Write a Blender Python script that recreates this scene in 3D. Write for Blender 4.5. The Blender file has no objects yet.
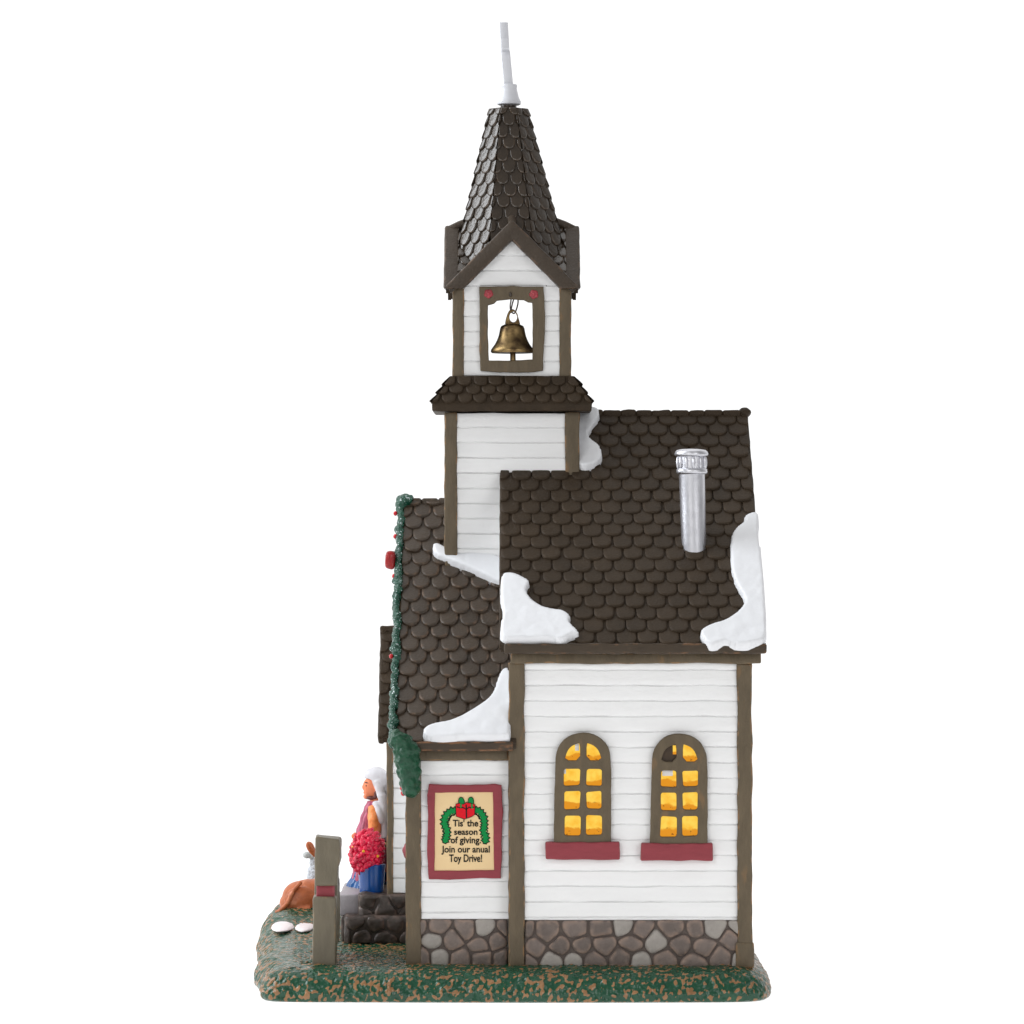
import bpy, bmesh, math, random
import numpy as np
from mathutils import Vector, Matrix, noise

# Units: everything is laid out in "modelling units" (mu); 1 mu = 0.3 mm, so the figurine is about 29 cm tall.
S = 0.0003
ZF = 485.0            # the floor lies this many mu below the optical axis
CAM = 3780.0          # camera distance in mu
random.seed(7)
scene = bpy.context.scene
COL = scene.collection

def at(px, py, D):
    """point at depth D (mu) for a measured image position"""
    k = (CAM + D) / CAM
    return Vector(((px - 512) * k, D, (512 - py) * k))

def nz(x, y, z, lam, seed=0.0):
    return noise.noise(Vector((x / lam + seed * 7.13, y / lam - seed * 3.7, z / lam + seed * 1.9)))

def nvec(p, lam, seed=0.0):
    return noise.noise_vector(Vector((p[0] / lam + seed * 5.1, p[1] / lam + seed * 2.3, p[2] / lam - seed * 4.7)))

# ------------------------------------------------------------------ mesh builder
class MB:
    def __init__(self):
        self.v = []; self.f = []; self.m = []; self.w = []; self.t = []
    def add(self, verts, faces, mat=0, wear=None, tone=0.0):
        b = len(self.v)
        self.v.extend([tuple(p) for p in verts])
        n = len(verts)
        self.w.extend(wear if wear is not None else [0.0] * n)
        self.t.extend(tone if isinstance(tone, list) else [tone] * n)
        for f in faces:
            self.f.append(tuple(i + b for i in f))
            self.m.append(mat)
        return b
    def xform(self, fn, start=0):
        for i in range(start, len(self.v)):
            self.v[i] = tuple(fn(*self.v[i]))
    def mesh(self, name, mats, loc_mu=(0, 0, -ZF), angle=50, recalc=True):
        me = bpy.data.meshes.new(name)
        V = [((x - loc_mu[0]) * S, (y - loc_mu[1]) * S, (z - loc_mu[2]) * S) for x, y, z in self.v]
        me.from_pydata(V, [], self.f)
        for mt in mats:
            me.materials.append(mt)
        me.polygons.foreach_set('material_index', self.m)
        a = me.attributes.new('wear', 'FLOAT', 'POINT'); a.data.foreach_set('value', [float(x) for x in self.w])
        a = me.attributes.new('tone', 'FLOAT', 'POINT'); a.data.foreach_set('value', [float(x) for x in self.t])
        if recalc:
            bm = bmesh.new(); bm.from_mesh(me)
            bmesh.ops.recalc_face_normals(bm, faces=bm.faces)
            bm.to_mesh(me); bm.free()
        me.polygons.foreach_set('use_smooth', [True] * len(me.polygons))
        if angle < 180:
            me.set_sharp_from_angle(angle=math.radians(angle))
        me.update()
        return me

ORIGIN = {}
def thing(name, label, cat, loc, group=None):
    o = bpy.data.objects.new(name, None); COL.objects.link(o)
    o.empty_display_size = 0.005
    o.location = (loc[0] * S, loc[1] * S, (loc[2] + ZF) * S)
    o['label'] = label; o['category'] = cat
    if group: o['group'] = group
    ORIGIN[o.name] = tuple(loc)
    return o

def obj(name, mb, mats, parent=None, angle=50, label=None, cat=None, group=None, kind=None, recalc=True):
    if not isinstance(mats, (list, tuple)): mats = [mats]
    if parent is not None:
        loc = ORIGIN[parent.name]
    else:
        xs = [p[0] for p in mb.v]; ys = [p[1] for p in mb.v]; zs = [p[2] for p in mb.v]
        loc = ((min(xs) + max(xs)) / 2, (min(ys) + max(ys)) / 2, min(zs))
    me = mb.mesh(name, mats, loc, angle, recalc)
    o = bpy.data.objects.new(name, me); COL.objects.link(o)
    if parent is not None:
        o.parent = parent
    else:
        o.location = (loc[0] * S, loc[1] * S, (loc[2] + ZF) * S)
    ORIGIN[o.name] = loc
    if label: o['label'] = label
    if cat: o['category'] = cat
    if group: o['group'] = group
    if kind: o['kind'] = kind
    return o

# ------------------------------------------------------------------ primitives
def axis_pts(lo, hi, r, step):
    r = min(r, (hi - lo) * 0.45)
    n = max(1, int(round((hi - lo - 2 * r) / step)))
    mid = [lo + r + (hi - lo - 2 * r) * i / n for i in range(n + 1)]
    return [lo, lo + r * 0.4] + mid + [hi - r * 0.4, hi], r

def rbox(mb, x0, x1, y0, y1, z0, z1, r=1.6, step=7, wob=0.7, lam=22, mat=0, seed=None, xf=None, fine=0.0, tone=0.0):
    """rounded box with hand-made wobble"""
    if seed is None: seed = random.random() * 50
    X, rx = axis_pts(x0, x1, r, step); Y, ry = axis_pts(y0, y1, r, step); Z, rz = axis_pts(z0, z1, r, step)
    r = min(rx, ry, rz)
    lo = (x0 + r, y0 + r, z0 + r); hi = (x1 - r, y1 - r, z1 - r)
    idx = {}; verts = []; wear = []; faces = []
    nx, ny, nzz = len(X), len(Y), len(Z)
    def vid(i, j, k):
        key = (i, j, k)
        if key in idx: return idx[key]
        p = (X[i], Y[j], Z[k])
        q = [min(max(p[a], lo[a]), hi[a]) for a in range(3)]
        d = Vector((p[0] - q[0], p[1] - q[1], p[2] - q[2])); L = d.length
        nn = sum(1 for a in d if abs(a) > 1e-6)
        if L > 1e-9: d = d / L * r
        P = Vector(q) + d
        if wob:
            P += nvec(P, lam, seed) * wob
        if fine:
            P += nvec(P, 5.0, seed + 3) * fine
        idx[key] = len(verts); verts.append(P); wear.append(1.0 if nn >= 2 else 0.0)
        return idx[key]
    for k in (0, nzz - 1):
        for i in range(nx - 1):
            for j in range(ny - 1):
                faces.append((vid(i, j, k), vid(i + 1, j, k), vid(i + 1, j + 1, k), vid(i, j + 1, k)))
    for j in (0, ny - 1):
        for i in range(nx - 1):
            for k in range(nzz - 1):
                faces.append((vid(i, j, k), vid(i + 1, j, k), vid(i + 1, j, k + 1), vid(i, j, k + 1)))
    for i in (0, nx - 1):
        for j in range(ny - 1):
            for k in range(nzz - 1):
                faces.append((vid(i, j, k), vid(i, j + 1, k), vid(i, j + 1, k + 1), vid(i, j, k + 1)))
    if xf: verts = [xf(*p) for p in verts]
    mb.add(verts, faces, mat, wear, tone)

def ellipsoid(mb, c, r, mat=0, nu=16, nv=10, rot=None, tone=0.0, bump=0.0, lam=4.0, seed=0):
    verts = []; faces = []
    for j in range(nv + 1):
        th = math.pi * j / nv
        for i in range(nu):
            ph = 2 * math.pi * i / nu
            p = Vector((math.sin(th) * math.cos(ph), math.sin(th) * math.sin(ph), math.cos(th)))
            q = Vector((p.x * r[0], p.y * r[1], p.z * r[2]))
            if rot is not None: q = rot @ q
            P = Vector(c) + q
            if bump: P += (q.normalized() if q.length else q) * bump * nz(P.x, P.y, P.z, lam, seed)
            verts.append(P)
    for j in range(nv):
        for i in range(nu):
            a = j * nu + i; b = j * nu + (i + 1) % nu
            faces.append((a, b, b + nu, a + nu))
    mb.add(verts, faces, mat, None, tone)

def tube(mb, pts, rad, n=10, mat=0, caps=True, flat=1.0, up=Vector((0, 0, 1))):
    pts = [Vector(p) for p in pts]
    if not isinstance(rad, (list, tuple)): rad = [rad] * len(pts)
    verts = []; faces = []
    prev = None
    for i, p in enumerate(pts):
        t = (pts[min(i + 1, len(pts) - 1)] - pts[max(i - 1, 0)]).normalized()
        a = prev - t * prev.dot(t) if prev is not None else t.orthogonal()
        a.normalize(); prev = a; b = t.cross(a)
        for k in range(n):
            th = 2 * math.pi * k / n
            verts.append(p + (a * math.cos(th) + b * math.sin(th) * flat) * rad[i])
    for i in range(len(pts) - 1):
        for k in range(n):
            a = i * n + k; b = i * n + (k + 1) % n
            faces.append((a, b, b + n, a + n))
    if caps:
        faces.append(tuple(range(n))); faces.append(tuple(range((len(pts) - 1) * n, len(pts) * n)))
    mb.add(verts, faces, mat)

def spline(pts, n=8):
    """Catmull-Rom through points"""
    P = [Vector(p) for p in pts]; out = []
    for i in range(len(P) - 1):
        p0 = P[max(i - 1, 0)]; p1 = P[i]; p2 = P[i + 1]; p3 = P[min(i + 2, len(P) - 1)]
        for k in range(n):
            t = k / n
            out.append(0.5 * ((2 * p1) + (p2 - p0) * t + (2 * p0 - 5 * p1 + 4 * p2 - p3) * t * t + (3 * p1 - p0 - 3 * p2 + p3) * t ** 3))
    out.append(P[-1]); return out

def lathe(mb, c, prof, n=32, mat=0, lean=(0, 0), tone=0.0, wob=0.0):
    """prof: (radius, z) relative to c"""
    verts = []; faces = []
    for r, z in prof:
        for k in range(n):
            th = 2 * math.pi * k / n
            rr = r
            P = Vector((c[0] + math.cos(th) * rr + lean[0] * z, c[1] + math.sin(th) * rr + lean[1] * z, c[2] + z))
            if wob: P += nvec(P, 8, 3) * wob
            verts.append(P)
    for i in range(len(prof) - 1):
        for k in range(n):
            a = i * n + k; b = i * n + (k + 1) % n
            faces.append((a, b, b + n, a + n))
    faces.append(tuple(range(n))); faces.append(tuple(range((len(prof) - 1) * n, len(prof) * n)))
    mb.add(verts, faces, mat, None, tone)

def remesh(src, voxel, smooth=2, decimate=None):
    me = bpy.data.meshes.new('tmp'); me.from_pydata(src.v, [], src.f); me.update()
    o = bpy.data.objects.new('tmp', me); COL.objects.link(o)
    m = o.modifiers.new('r', 'REMESH'); m.mode = 'VOXEL'; m.voxel_size = voxel
    if smooth:
        s = o.modifiers.new('s', 'SMOOTH'); s.iterations = smooth; s.factor = 0.5
    dg = bpy.context.evaluated_depsgraph_get(); dg.update()
    ev = o.evaluated_get(dg); m2 = bpy.data.meshes.new_from_object(ev)
    V = [tuple(v.co) for v in m2.vertices]; F = [tuple(p.vertices) for p in m2.polygons]
    N = [tuple(v.normal) for v in m2.vertices]
    bpy.data.objects.remove(o); bpy.data.meshes.remove(me); bpy.data.meshes.remove(m2)
    return V, F, N

def curve_solid(outers, depth, bevel=0.0, res=2):
    """flat outlines (first outer, others holes / islands) -> verts (x, z, h) with 0<=h<=depth"""
    cu = bpy.data.curves.new('c', 'CURVE'); cu.dimensions = '2D'; cu.fill_mode = 'BOTH'
    b = min(bevel, depth * 0.49)
    cu.extrude = depth / 2 - b; cu.bevel_depth = b; cu.bevel_resolution = res; cu.offset = -b
    for poly in outers:
        sp = cu.splines.new('POLY'); sp.points.add(len(poly) - 1)
        for i, (x, z) in enumerate(poly): sp.points[i].co = (x, z, 0, 1)
        sp.use_cyclic_u = True
    o = bpy.data.objects.new('c', cu); COL.objects.link(o)
    dg = bpy.context.evaluated_depsgraph_get(); dg.update()
    me = bpy.data.meshes.new_from_object(o.evaluated_get(dg))
    V = [(v.co.x, v.co.y, v.co.z + depth / 2) for v in me.vertices]
    F = [tuple(p.vertices) for p in me.polygons]
    bpy.data.objects.remove(o); bpy.data.curves.remove(cu); bpy.data.meshes.remove(me)
    return V, F

def text_mesh(body, width, height, depth=0.35):
    cu = bpy.data.curves.new('t', 'FONT'); cu.body = body; cu.size = 10; cu.extrude = 0.1
    cu.resolution_u = 6; cu.offset = 0.2
    o = bpy.data.objects.new('t', cu); COL.objects.link(o)
    dg = bpy.context.evaluated_depsgraph_get(); dg.update()
    me = bpy.data.meshes.new_from_object(o.evaluated_get(dg))
    V = [v.co.copy() for v in me.vertices]; F = [tuple(p.vertices) for p in me.polygons]
    bpy.data.objects.remove(o); bpy.data.curves.remove(cu); bpy.data.meshes.remove(me)
    x0 = min(v.x for v in V); x1 = max(v.x for v in V)
    s = width / (x1 - x0)
    sy = height / 7.3
    return [((v.x - (x0 + x1) / 2) * s, v.y * sy, (v.z + 0.1) / 0.2 * depth) for v in V], F

def dens(poly, step=3.0, wob=.5, seed=0):
    out = []
    for i in range(len(poly)):
        a = poly[i]; b = poly[(i + 1) % len(poly)]
        L = math.hypot(b[0] - a[0], b[1] - a[1]); n = max(1, int(L / step))
        for k in range(n):
            t = k / n; x = a[0] + (b[0] - a[0]) * t; z = a[1] + (b[1] - a[1]) * t
            out.append((x + wob * nz(x, z, seed, 13, seed), z + wob * nz(x, z, seed + 9, 13, seed + 4)))
    return out

def chaikin(poly, n=2):
    for _ in range(n):
        out = []
        for i in range(len(poly)):
            a = poly[i]; b = poly[(i + 1) % len(poly)]
            out.append((a[0] * .75 + b[0] * .25, a[1] * .75 + b[1] * .25))
            out.append((a[0] * .25 + b[0] * .75, a[1] * .25 + b[1] * .75))
        poly = out
    return poly

def frame_xf(O, U, V, N):
    O = Vector(O); U = Vector(U); V = Vector(V); N = Vector(N)
    return lambda u, v, n: O + U * u + V * v + N * n

def inside(poly, x, y):
    c = False; n = len(poly); j = n - 1
    for i in range(n):
        xi, yi = poly[i]; xj, yj = poly[j]
        if (yi > y) != (yj > y) and x < (xj - xi) * (y - yi) / (yj - yi) + xi: c = not c
        j = i
    return c

def blob(mb, poly, xf, t=5.0, base=0.0, step=1.6, edge=5.0, mat=0, rough=0.35, seed=1.0):
    """a raised, rounded patch over a flat outline; thick at the middle, curling down to the outline"""
    P = np.array(poly); Q = np.roll(P, -1, axis=0); E = Q - P; L2 = (E ** 2).sum(1) + 1e-9
    x0, y0 = P.min(0) - step; x1, y1 = P.max(0) + step
    nx = int((x1 - x0) / step) + 2; ny = int((y1 - y0) / step) + 2
    G = np.zeros((nx, ny)); info = {}
    verts = []; ids = {}
    cells = []
    sd = {}
    for i in range(nx):
        for j in range(ny):
            p = np.array([x0 + i * step, y0 + j * step])
            tt = np.clip(((p - P) * E).sum(1) / L2, 0, 1)
            c = P + E * tt[:, None]; d = np.sqrt(((p - c) ** 2).sum(1)); k = d.argmin()
            ins = inside(poly, p[0], p[1])
            sd[i, j] = (d[k] if ins else -d[k], c[k], p)
    def vid(i, j):
        if (i, j) in ids: return ids[i, j]
        s, c, p = sd[i, j]
        if s <= step * 0.25: p = c; s = 0
        u = min(s / edge, 1.0)
        h = base + t * math.sqrt(max(0.0, 1 - (1 - u) ** 2)) if s > 0 else -1.5
        if s > 0: h += rough * u * (nz(p[0], p[1], seed, 13, seed) * 1.6 + nz(p[0], p[1], seed, 5, seed) * 0.7)
        ids[i, j] = len(verts); verts.append(xf(float(p[0]), float(p[1]), h)); return ids[i, j]
    faces = []
    for i in range(nx - 1):
        for j in range(ny - 1):
            q = [(i, j), (i + 1, j), (i + 1, j + 1), (i, j + 1)]
            if any(sd[a][0] > step * 0.25 for a in q):
                f = [vid(*a) for a in q]
                faces.append(tuple(f))
    mb.add(verts, faces, mat)

def shingles(mb, xf, lim, vmax, cp, rp, t=3.0, seed=0, mat=0, v_start=0.0, square=0.75, overlap=1.5, width=.475, centred=None, skip=None, tvar=1.0, flat_=.85):
    """scalloped tiles; lim(v) -> (u0,u1); v runs up the slope"""
    rnd = random.Random(seed)
    rows = int((vmax - v_start) / rp) + 1
    umin = min(lim(0)[0], lim(vmax)[0]); umax = max(lim(0)[1], lim(vmax)[1])
    na = 9
    for r in range(rows):
        v0r = v_start + r * rp
        if v0r > vmax - rp * .3: break
        base = (umin if centred is None else centred - math.ceil((centred - umin) / cp) * cp) + (0.5 if r % 2 else 0.0) * cp
        for c in range(-1, int((umax - umin) / cp) + 3):
            uc = base + c * cp + rnd.uniform(-.05, .05) * cp
            v0 = v0r + rnd.uniform(-.05, .05) * rp
            half = cp * width * rnd.uniform(.95, 1.03)
            L = rp * overlap; Rb = rp * square
            tn = rnd.uniform(-1, 1); ht = t * rnd.uniform(.85, 1.15); skew = rnd.uniform(-.06, .06)
            if skip and skip(uc, v0): continue
            out = []
            for k in range(na):
                th = math.pi + math.pi * k / (na - 1)
                cx, sy = math.cos(th), math.sin(th)
                out.append((uc + half * math.copysign(abs(cx) ** flat_, cx), v0 + Rb * (1 - abs(sy) ** .9) + skew * cx * half))
            out += [(uc + half, v0 + L), (uc - half, v0 + L)]
            pts = []
            for (u, v) in out:
                v = min(v, vmax); a, b = lim(v)
                pts.append((min(max(u, a), b), v))
            us = [p[0] for p in pts]; vs = [p[1] for p in pts]
            if max(us) - min(us) < cp * .12 or max(vs) - min(vs) < rp * .2: continue
            cu = sum(us) / len(us); cv = sum(vs) / len(vs)
            hh = lambda v: ht * (1 - (v - v0) / L) + .5
            n = len(pts); verts = []; wear = []
            for (u, v) in pts: verts.append(xf(u, v, -.8)); wear.append(0.)
            for i, (u, v) in enumerate(pts): verts.append(xf(u, v, max(.1, hh(v) - .9))); wear.append(.7 if i < na else 0)
            for i, (u, v) in enumerate(pts):
                uu = u + (cu - u) * .12; vv = v + (cv - v) * .12
                verts.append(xf(uu, vv, hh(vv) - .12)); wear.append(1. if i < na else 0)
            for i, (u, v) in enumerate(pts):
                uu = u + (cu - u) * .3; vv = v + (cv - v) * .3
                verts.append(xf(uu, vv, hh(vv))); wear.append(0.)
            verts.append(xf(cu, cv, hh(cv) + .15)); wear.append(0.)
            faces = []
            for rr in range(3):
                for i in range(n):
                    a = rr * n + i; b = rr * n + (i + 1) % n
                    faces.append((a, b, b + n, a + n))
            for i in range(n): faces.append((3 * n + i, 3 * n + (i + 1) % n, 4 * n))
            mb.add(verts, faces, mat, wear, tn * tvar)

def siding(mb, w, h, pitch, xf, seed=0, mat=0, keep=None, proud=1.7, du=5.0, v_first=0.0):
    """lapped clapboards, u along, v up"""
    nu = max(2, int(w / du)); rows = []
    nb = int(math.ceil((h - v_first) / pitch)) + (1 if v_first > 0 else 0)
    for i in range(nb):
        vb = v_first + (i - (1 if v_first > 0 else 0)) * pitch
        for (dv, n, line) in ((0.0, -.75, i), (.5, proud * .85, i), (1.4, proud, i), (pitch * .4, proud * .82, i + .4), (pitch * .75, proud * .66, i + .7), (pitch - 1.3, proud * .5, i + 1), (pitch - .5, -.75, i + 1)):
            rows.append((vb + dv, n, line))
    verts = []; faces = []
    for (v, n, line) in rows:
        for a in range(nu + 1):
            u = w * a / nu
            lw = .75 * nz(u, round(line) * 17.0, seed, 34, seed) + .25 * nz(u, round(line) * 9.0, seed, 9, seed)
            vv = min(max(v + lw, 0), h)
            nn = n + (.9 * nz(u, vv, seed + 7, 24, seed + 1) if n < 0 else 0) + .22 * nz(u, vv, seed, 19, seed + 2) + .14 * nz(u, vv, seed, 6, seed + 5)
            verts.append(xf(u, vv, nn))
    R = len(rows)
    for r in range(R - 1):
        for a in range(nu):
            u = w * (a + .5) / nu; v = (rows[r][0] + rows[r + 1][0]) / 2
            if keep and not keep(u, v): continue
            i = r * (nu + 1) + a
            faces.append((i, i + 1, i + nu + 2, i + nu + 1))
    mb.add(verts, faces, mat)

def clip_half(poly, nx, ny, c):
    out = []
    for i in range(len(poly)):
        a = poly[i]; b = poly[(i + 1) % len(poly)]
        da = a[0] * nx + a[1] * ny - c; db = b[0] * nx + b[1] * ny - c
        if da <= 0: out.append(a)
        if (da < 0 < db) or (db < 0 < da):
            t = da / (da - db); out.append((a[0] + (b[0] - a[0]) * t, a[1] + (b[1] - a[1]) * t))
    return out

def stones(mb, w, h, xf, cell=20, seed=0, light=(), mats=(0, 1, 2), rise=3.3):
    rnd = random.Random(seed)
    # mortar bed
    nx = max(2, int(w / 4)); ny = max(2, int(h / 4)); verts = []; faces = []
    for j in range(ny + 1):
        for i in range(nx + 1):
            u = w * i / nx; v = h * j / ny
            verts.append(xf(u, v, .2 + .4 * nz(u, v, seed, 5, seed)))
    for j in range(ny):
        for i in range(nx):
            a = j * (nx + 1) + i; faces.append((a, a + 1, a + nx + 2, a + nx + 1))
    mb.add(verts, faces, mats[0])
    rows = max(1, int(round(h / (cell * .82)))); pts = []
    for r in range(rows):
        n = int(round(w / (cell * 1.12)))
        for c in range(n + 1):
            pts.append(((c + (.5 if r % 2 else 0) + rnd.uniform(-.24, .24)) * w / n, (r + .5 + rnd.uniform(-.2, .2)) * h / rows))
    for i, p in enumerate(pts):
        poly = [(0, 0), (w, 0), (w, h), (0, h)]
        for j, q in enumerate(pts):
            if i == j: continue
            dx, dy = q[0] - p[0], q[1] - p[1]
            if dx * dx + dy * dy > (cell * 4) ** 2: continue
            L = math.hypot(dx, dy)
            poly = clip_half(poly, dx / L, dy / L, (p[0] * dx + p[1] * dy) / L + L / 2 - .65)
            if len(poly) < 3: break
        if len(poly) < 3: continue
        poly = chaikin(dens(poly, 7, .9, i) if len(poly) > 2 else poly, 3)
        cu = sum(a for a, b in poly) / len(poly); cv = sum(b for a, b in poly) / len(poly)
        k = len(poly); vs = []; wear = []
        hgt = rise * rnd.uniform(.75, 1.2)
        for (s, n, wr) in ((1.0, -.3, 0), (.96, hgt * .45, .3), (.87, hgt * .8, 1.0), (.7, hgt * .96, .5), (.4, hgt * 1.08, 0)):
            for (a, b) in poly:
                u = cu + (a - cu) * s; v = cv + (b - cv) * s
                vs.append(xf(u, v, n + (.45 * nz(u, v, seed, 5, i) if n > 1 else 0))); wear.append(wr)
        vs.append(xf(cu, cv, hgt * 1.08)); wear.append(0)
        fs = []
        for r in range(4):
            for a in range(k):
                fs.append((r * k + a, r * k + (a + 1) % k, (r + 1) * k + (a + 1) % k, (r + 1) * k + a))
        for a in range(k): fs.append((4 * k + a, 4 * k + (a + 1) % k, 5 * k))
        is_light = rnd.random() < .2
        mb.add(vs, fs, mats[2] if is_light else mats[1], wear, rnd.uniform(-1, 1))

def slab(mb, poly, xf, n0, n1, mat=0):
    k = len(poly)
    vs = [xf(u, v, n0) for u, v in poly] + [xf(u, v, n1) for u, v in poly]
    fs = [tuple(range(k)), tuple(range(k, 2 * k))] + [(i, (i + 1) % k, k + (i + 1) % k, k + i) for i in range(k)]
    mb.add(vs, fs, mat)

# ------------------------------------------------------------------ materials
def lin(c):
    r = []
    for x in c:
        x /= 255.0
        r.append(x / 12.92 if x <= .04045 else ((x + .055) / 1.055) ** 2.4)
    return r + [1.0]

def mat(name):
    m = bpy.data.materials.new(name); m.use_nodes = True
    nt = m.node_tree; b = nt.nodes['Principled BSDF']
    return m, nt, b

def N(nt, typ, **kw):
    n = nt.nodes.new(typ)
    for k, v in kw.items(): setattr(n, k, v)
    return n

def paint(name, col, edge=None, rough=.42, spec=.5, lam=14.0, amount=.18, bump=.5, bump_lam=3.0, tone=.12, wear_amt=.8, stroke=(1, 1, 1),
          patch=None, patch_at=.6, patch_lam=9.0, edge_soft=(.42, .62), coat=0.0):
    """hand-brushed paint on cast resin: brush-stroke variation, dry-brushed edges, small surface relief"""
    m, nt, b = mat(name); L = nt.links.new
    tc = N(nt, 'ShaderNodeTexCoord')
    mp = N(nt, 'ShaderNodeMapping'); mp.inputs['Scale'].default_value = [s / S for s in stroke]
    L(tc.outputs['Object'], mp.inputs['Vector'])
    n1 = N(nt, 'ShaderNodeTexNoise'); n1.inputs['Scale'].default_value = 1 / lam; n1.inputs['Detail'].default_value = 5
    n1.inputs['Roughness'].default_value = .62
    L(mp.outputs[0], n1.inputs['Vector'])
    mr = N(nt, 'ShaderNodeMapRange'); mr.inputs[1].default_value = .25; mr.inputs[2].default_value = .75
    mr.inputs[3].default_value = 1 - amount; mr.inputs[4].default_value = 1 + amount
    L(n1.outputs['Fac'], mr.inputs[0])
    at_ = N(nt, 'ShaderNodeAttribute'); at_.attribute_name = 'tone'
    ma = N(nt, 'ShaderNodeMath', operation='MULTIPLY_ADD'); ma.inputs[1].default_value = tone
    L(at_.outputs['Fac'], ma.inputs[0]); L(mr.outputs[0], ma.inputs[2])
    c = N(nt, 'ShaderNodeMix', data_type='RGBA', blend_type='MULTIPLY'); c.inputs['Factor'].default_value = 1
    c.inputs['A'].default_value = lin(col)
    cc = N(nt, 'ShaderNodeCombineColor'); [L(ma.outputs[0], cc.inputs[i]) for i in range(3)]
    L(cc.outputs[0], c.inputs['B'])
    out = c.outputs['Result']
    if patch is not None:
        n4 = N(nt, 'ShaderNodeTexNoise'); n4.inputs['Scale'].default_value = 1 / patch_lam; n4.inputs['Detail'].default_value = 4
        L(mp.outputs[0], n4.inputs['Vector'])
        r4 = N(nt, 'ShaderNodeMapRange', interpolation_type='SMOOTHSTEP'); r4.inputs[1].default_value = patch_at; r4.inputs[2].default_value = patch_at + .1
        L(n4.outputs['Fac'], r4.inputs[0])
        x4 = N(nt, 'ShaderNodeMix', data_type='RGBA'); L(r4.outputs[0], x4.inputs['Factor']); L(out, x4.inputs['A'])
        x4.inputs['B'].default_value = lin(patch); out = x4.outputs['Result']
    if edge is not None:
        w = N(nt, 'ShaderNodeAttribute'); w.attribute_name = 'wear'
        n2 = N(nt, 'ShaderNodeTexNoise'); n2.inputs['Scale'].default_value = 1 / 9.0 / S; n2.inputs['Detail'].default_value = 4
        L(tc.outputs['Object'], n2.inputs['Vector'])
        r2 = N(nt, 'ShaderNodeMapRange', interpolation_type='SMOOTHSTEP'); r2.inputs[1].default_value = edge_soft[0]; r2.inputs[2].default_value = edge_soft[1]
        L(n2.outputs['Fac'], r2.inputs[0])
        mu = N(nt, 'ShaderNodeMath', operation='MULTIPLY'); L(w.outputs['Fac'], mu.inputs[0]); L(r2.outputs[0], mu.inputs[1])
        mu2 = N(nt, 'ShaderNodeMath', operation='MULTIPLY'); L(mu.outputs[0], mu2.inputs[0]); mu2.inputs[1].default_value = wear_amt
        x = N(nt, 'ShaderNodeMix', data_type='RGBA'); L(mu2.outputs[0], x.inputs['Factor']); L(out, x.inputs['A']); x.inputs['B'].default_value = lin(edge)
        out = x.outputs['Result']
    L(out, b.inputs['Base Color'])
    b.inputs['Roughness'].default_value = rough
    b.inputs['Specular IOR Level'].default_value = spec
    if coat:
        b.inputs['Coat Weight'].default_value = coat; b.inputs['Coat Roughness'].default_value = .2
    if bump:
        n3 = N(nt, 'ShaderNodeTexNoise'); n3.inputs['Scale'].default_value = 1 / bump_lam; n3.inputs['Detail'].default_value = 3
        L(mp.outputs[0], n3.inputs['Vector'])
        bp = N(nt, 'ShaderNodeBump'); bp.inputs['Strength'].default_value = 1.0; bp.inputs['Distance'].default_value = bump * S
        L(n3.outputs['Fac'], bp.inputs['Height']); L(bp.outputs[0], b.inputs['Normal'])
    return m

M = {}
M['siding'] = paint('white_siding_paint', (237, 237, 237), rough=.5, spec=.3, lam=30, amount=.03, bump=.4, bump_lam=4.5, tone=.0, stroke=(.5, .5, 1.3))
M['trim'] = paint('olive_brown_trim_paint', (95, 83, 65), (142, 108, 74), rough=.5, spec=.3, lam=12, amount=.2, bump=.5, bump_lam=3.2, wear_amt=.85, patch=(114, 92, 66), patch_at=.6, patch_lam=16, stroke=(1.3, 1.3, .45), edge_soft=(.46, .64))
M['roof'] = paint('dark_brown_roof_paint', (55, 44, 32), (104, 82, 62), rough=.58, spec=.2, lam=22, amount=.16, bump=.45, bump_lam=2.6, tone=.1, wear_amt=.14, edge_soft=(.5, .75))
M['roof_worn'] = paint('worn_brown_roof_paint', (62, 51, 40), (126, 98, 76), rough=.42, spec=.36, lam=22, amount=.16, bump=.45, bump_lam=2.6, tone=.12, wear_amt=.45, edge_soft=(.45, .7))
M['roof_gloss'] = paint('glossy_brown_spire_paint', (56, 47, 38), (100, 80, 62), rough=.2, spec=.6, lam=14, amount=.14, bump=.35, bump_lam=2.6, tone=.1, wear_amt=.35)
M['eave'] = paint('dry_brushed_eave_paint', (66, 54, 42), (140, 98, 66), rough=.5, spec=.3, lam=10, amount=.2, bump=.5, patch=(122, 86, 58), patch_at=.55, patch_lam=13, stroke=(.5, 1, 1.4), wear_amt=.8)
M['eave_dark'] = paint('dark_eave_paint', (64, 53, 41), (132, 94, 64), rough=.5, spec=.3, lam=10, amount=.2, bump=.5, patch=(100, 74, 52), patch_at=.66, patch_lam=16, stroke=(.5, 1, 1.4), wear_amt=.55, edge_soft=(.5, .7))
M['snow'] = paint('white_snow_enamel', (228, 229, 232), rough=.34, spec=.4, lam=24, amount=.02, bump=.3, bump_lam=6, tone=0)
M['red'] = paint('dull_red_paint', (138, 56, 64), (160, 92, 92), rough=.5, spec=.3, lam=9, amount=.1, bump=.35, wear_amt=.4, stroke=(.5, 1, 1.4))
M['mortar'] = paint('grey_mortar', (88, 79, 74), rough=.7, spec=.2, lam=6, amount=.2, bump=.6, bump_lam=2)
M['stone'] = paint('mauve_fieldstone_paint', (108, 97, 91), (152, 130, 116), rough=.55, spec=.3, lam=8, amount=.2, bump=.6, bump_lam=2.6, tone=.2, wear_amt=.75, edge_soft=(.36, .6))
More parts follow.
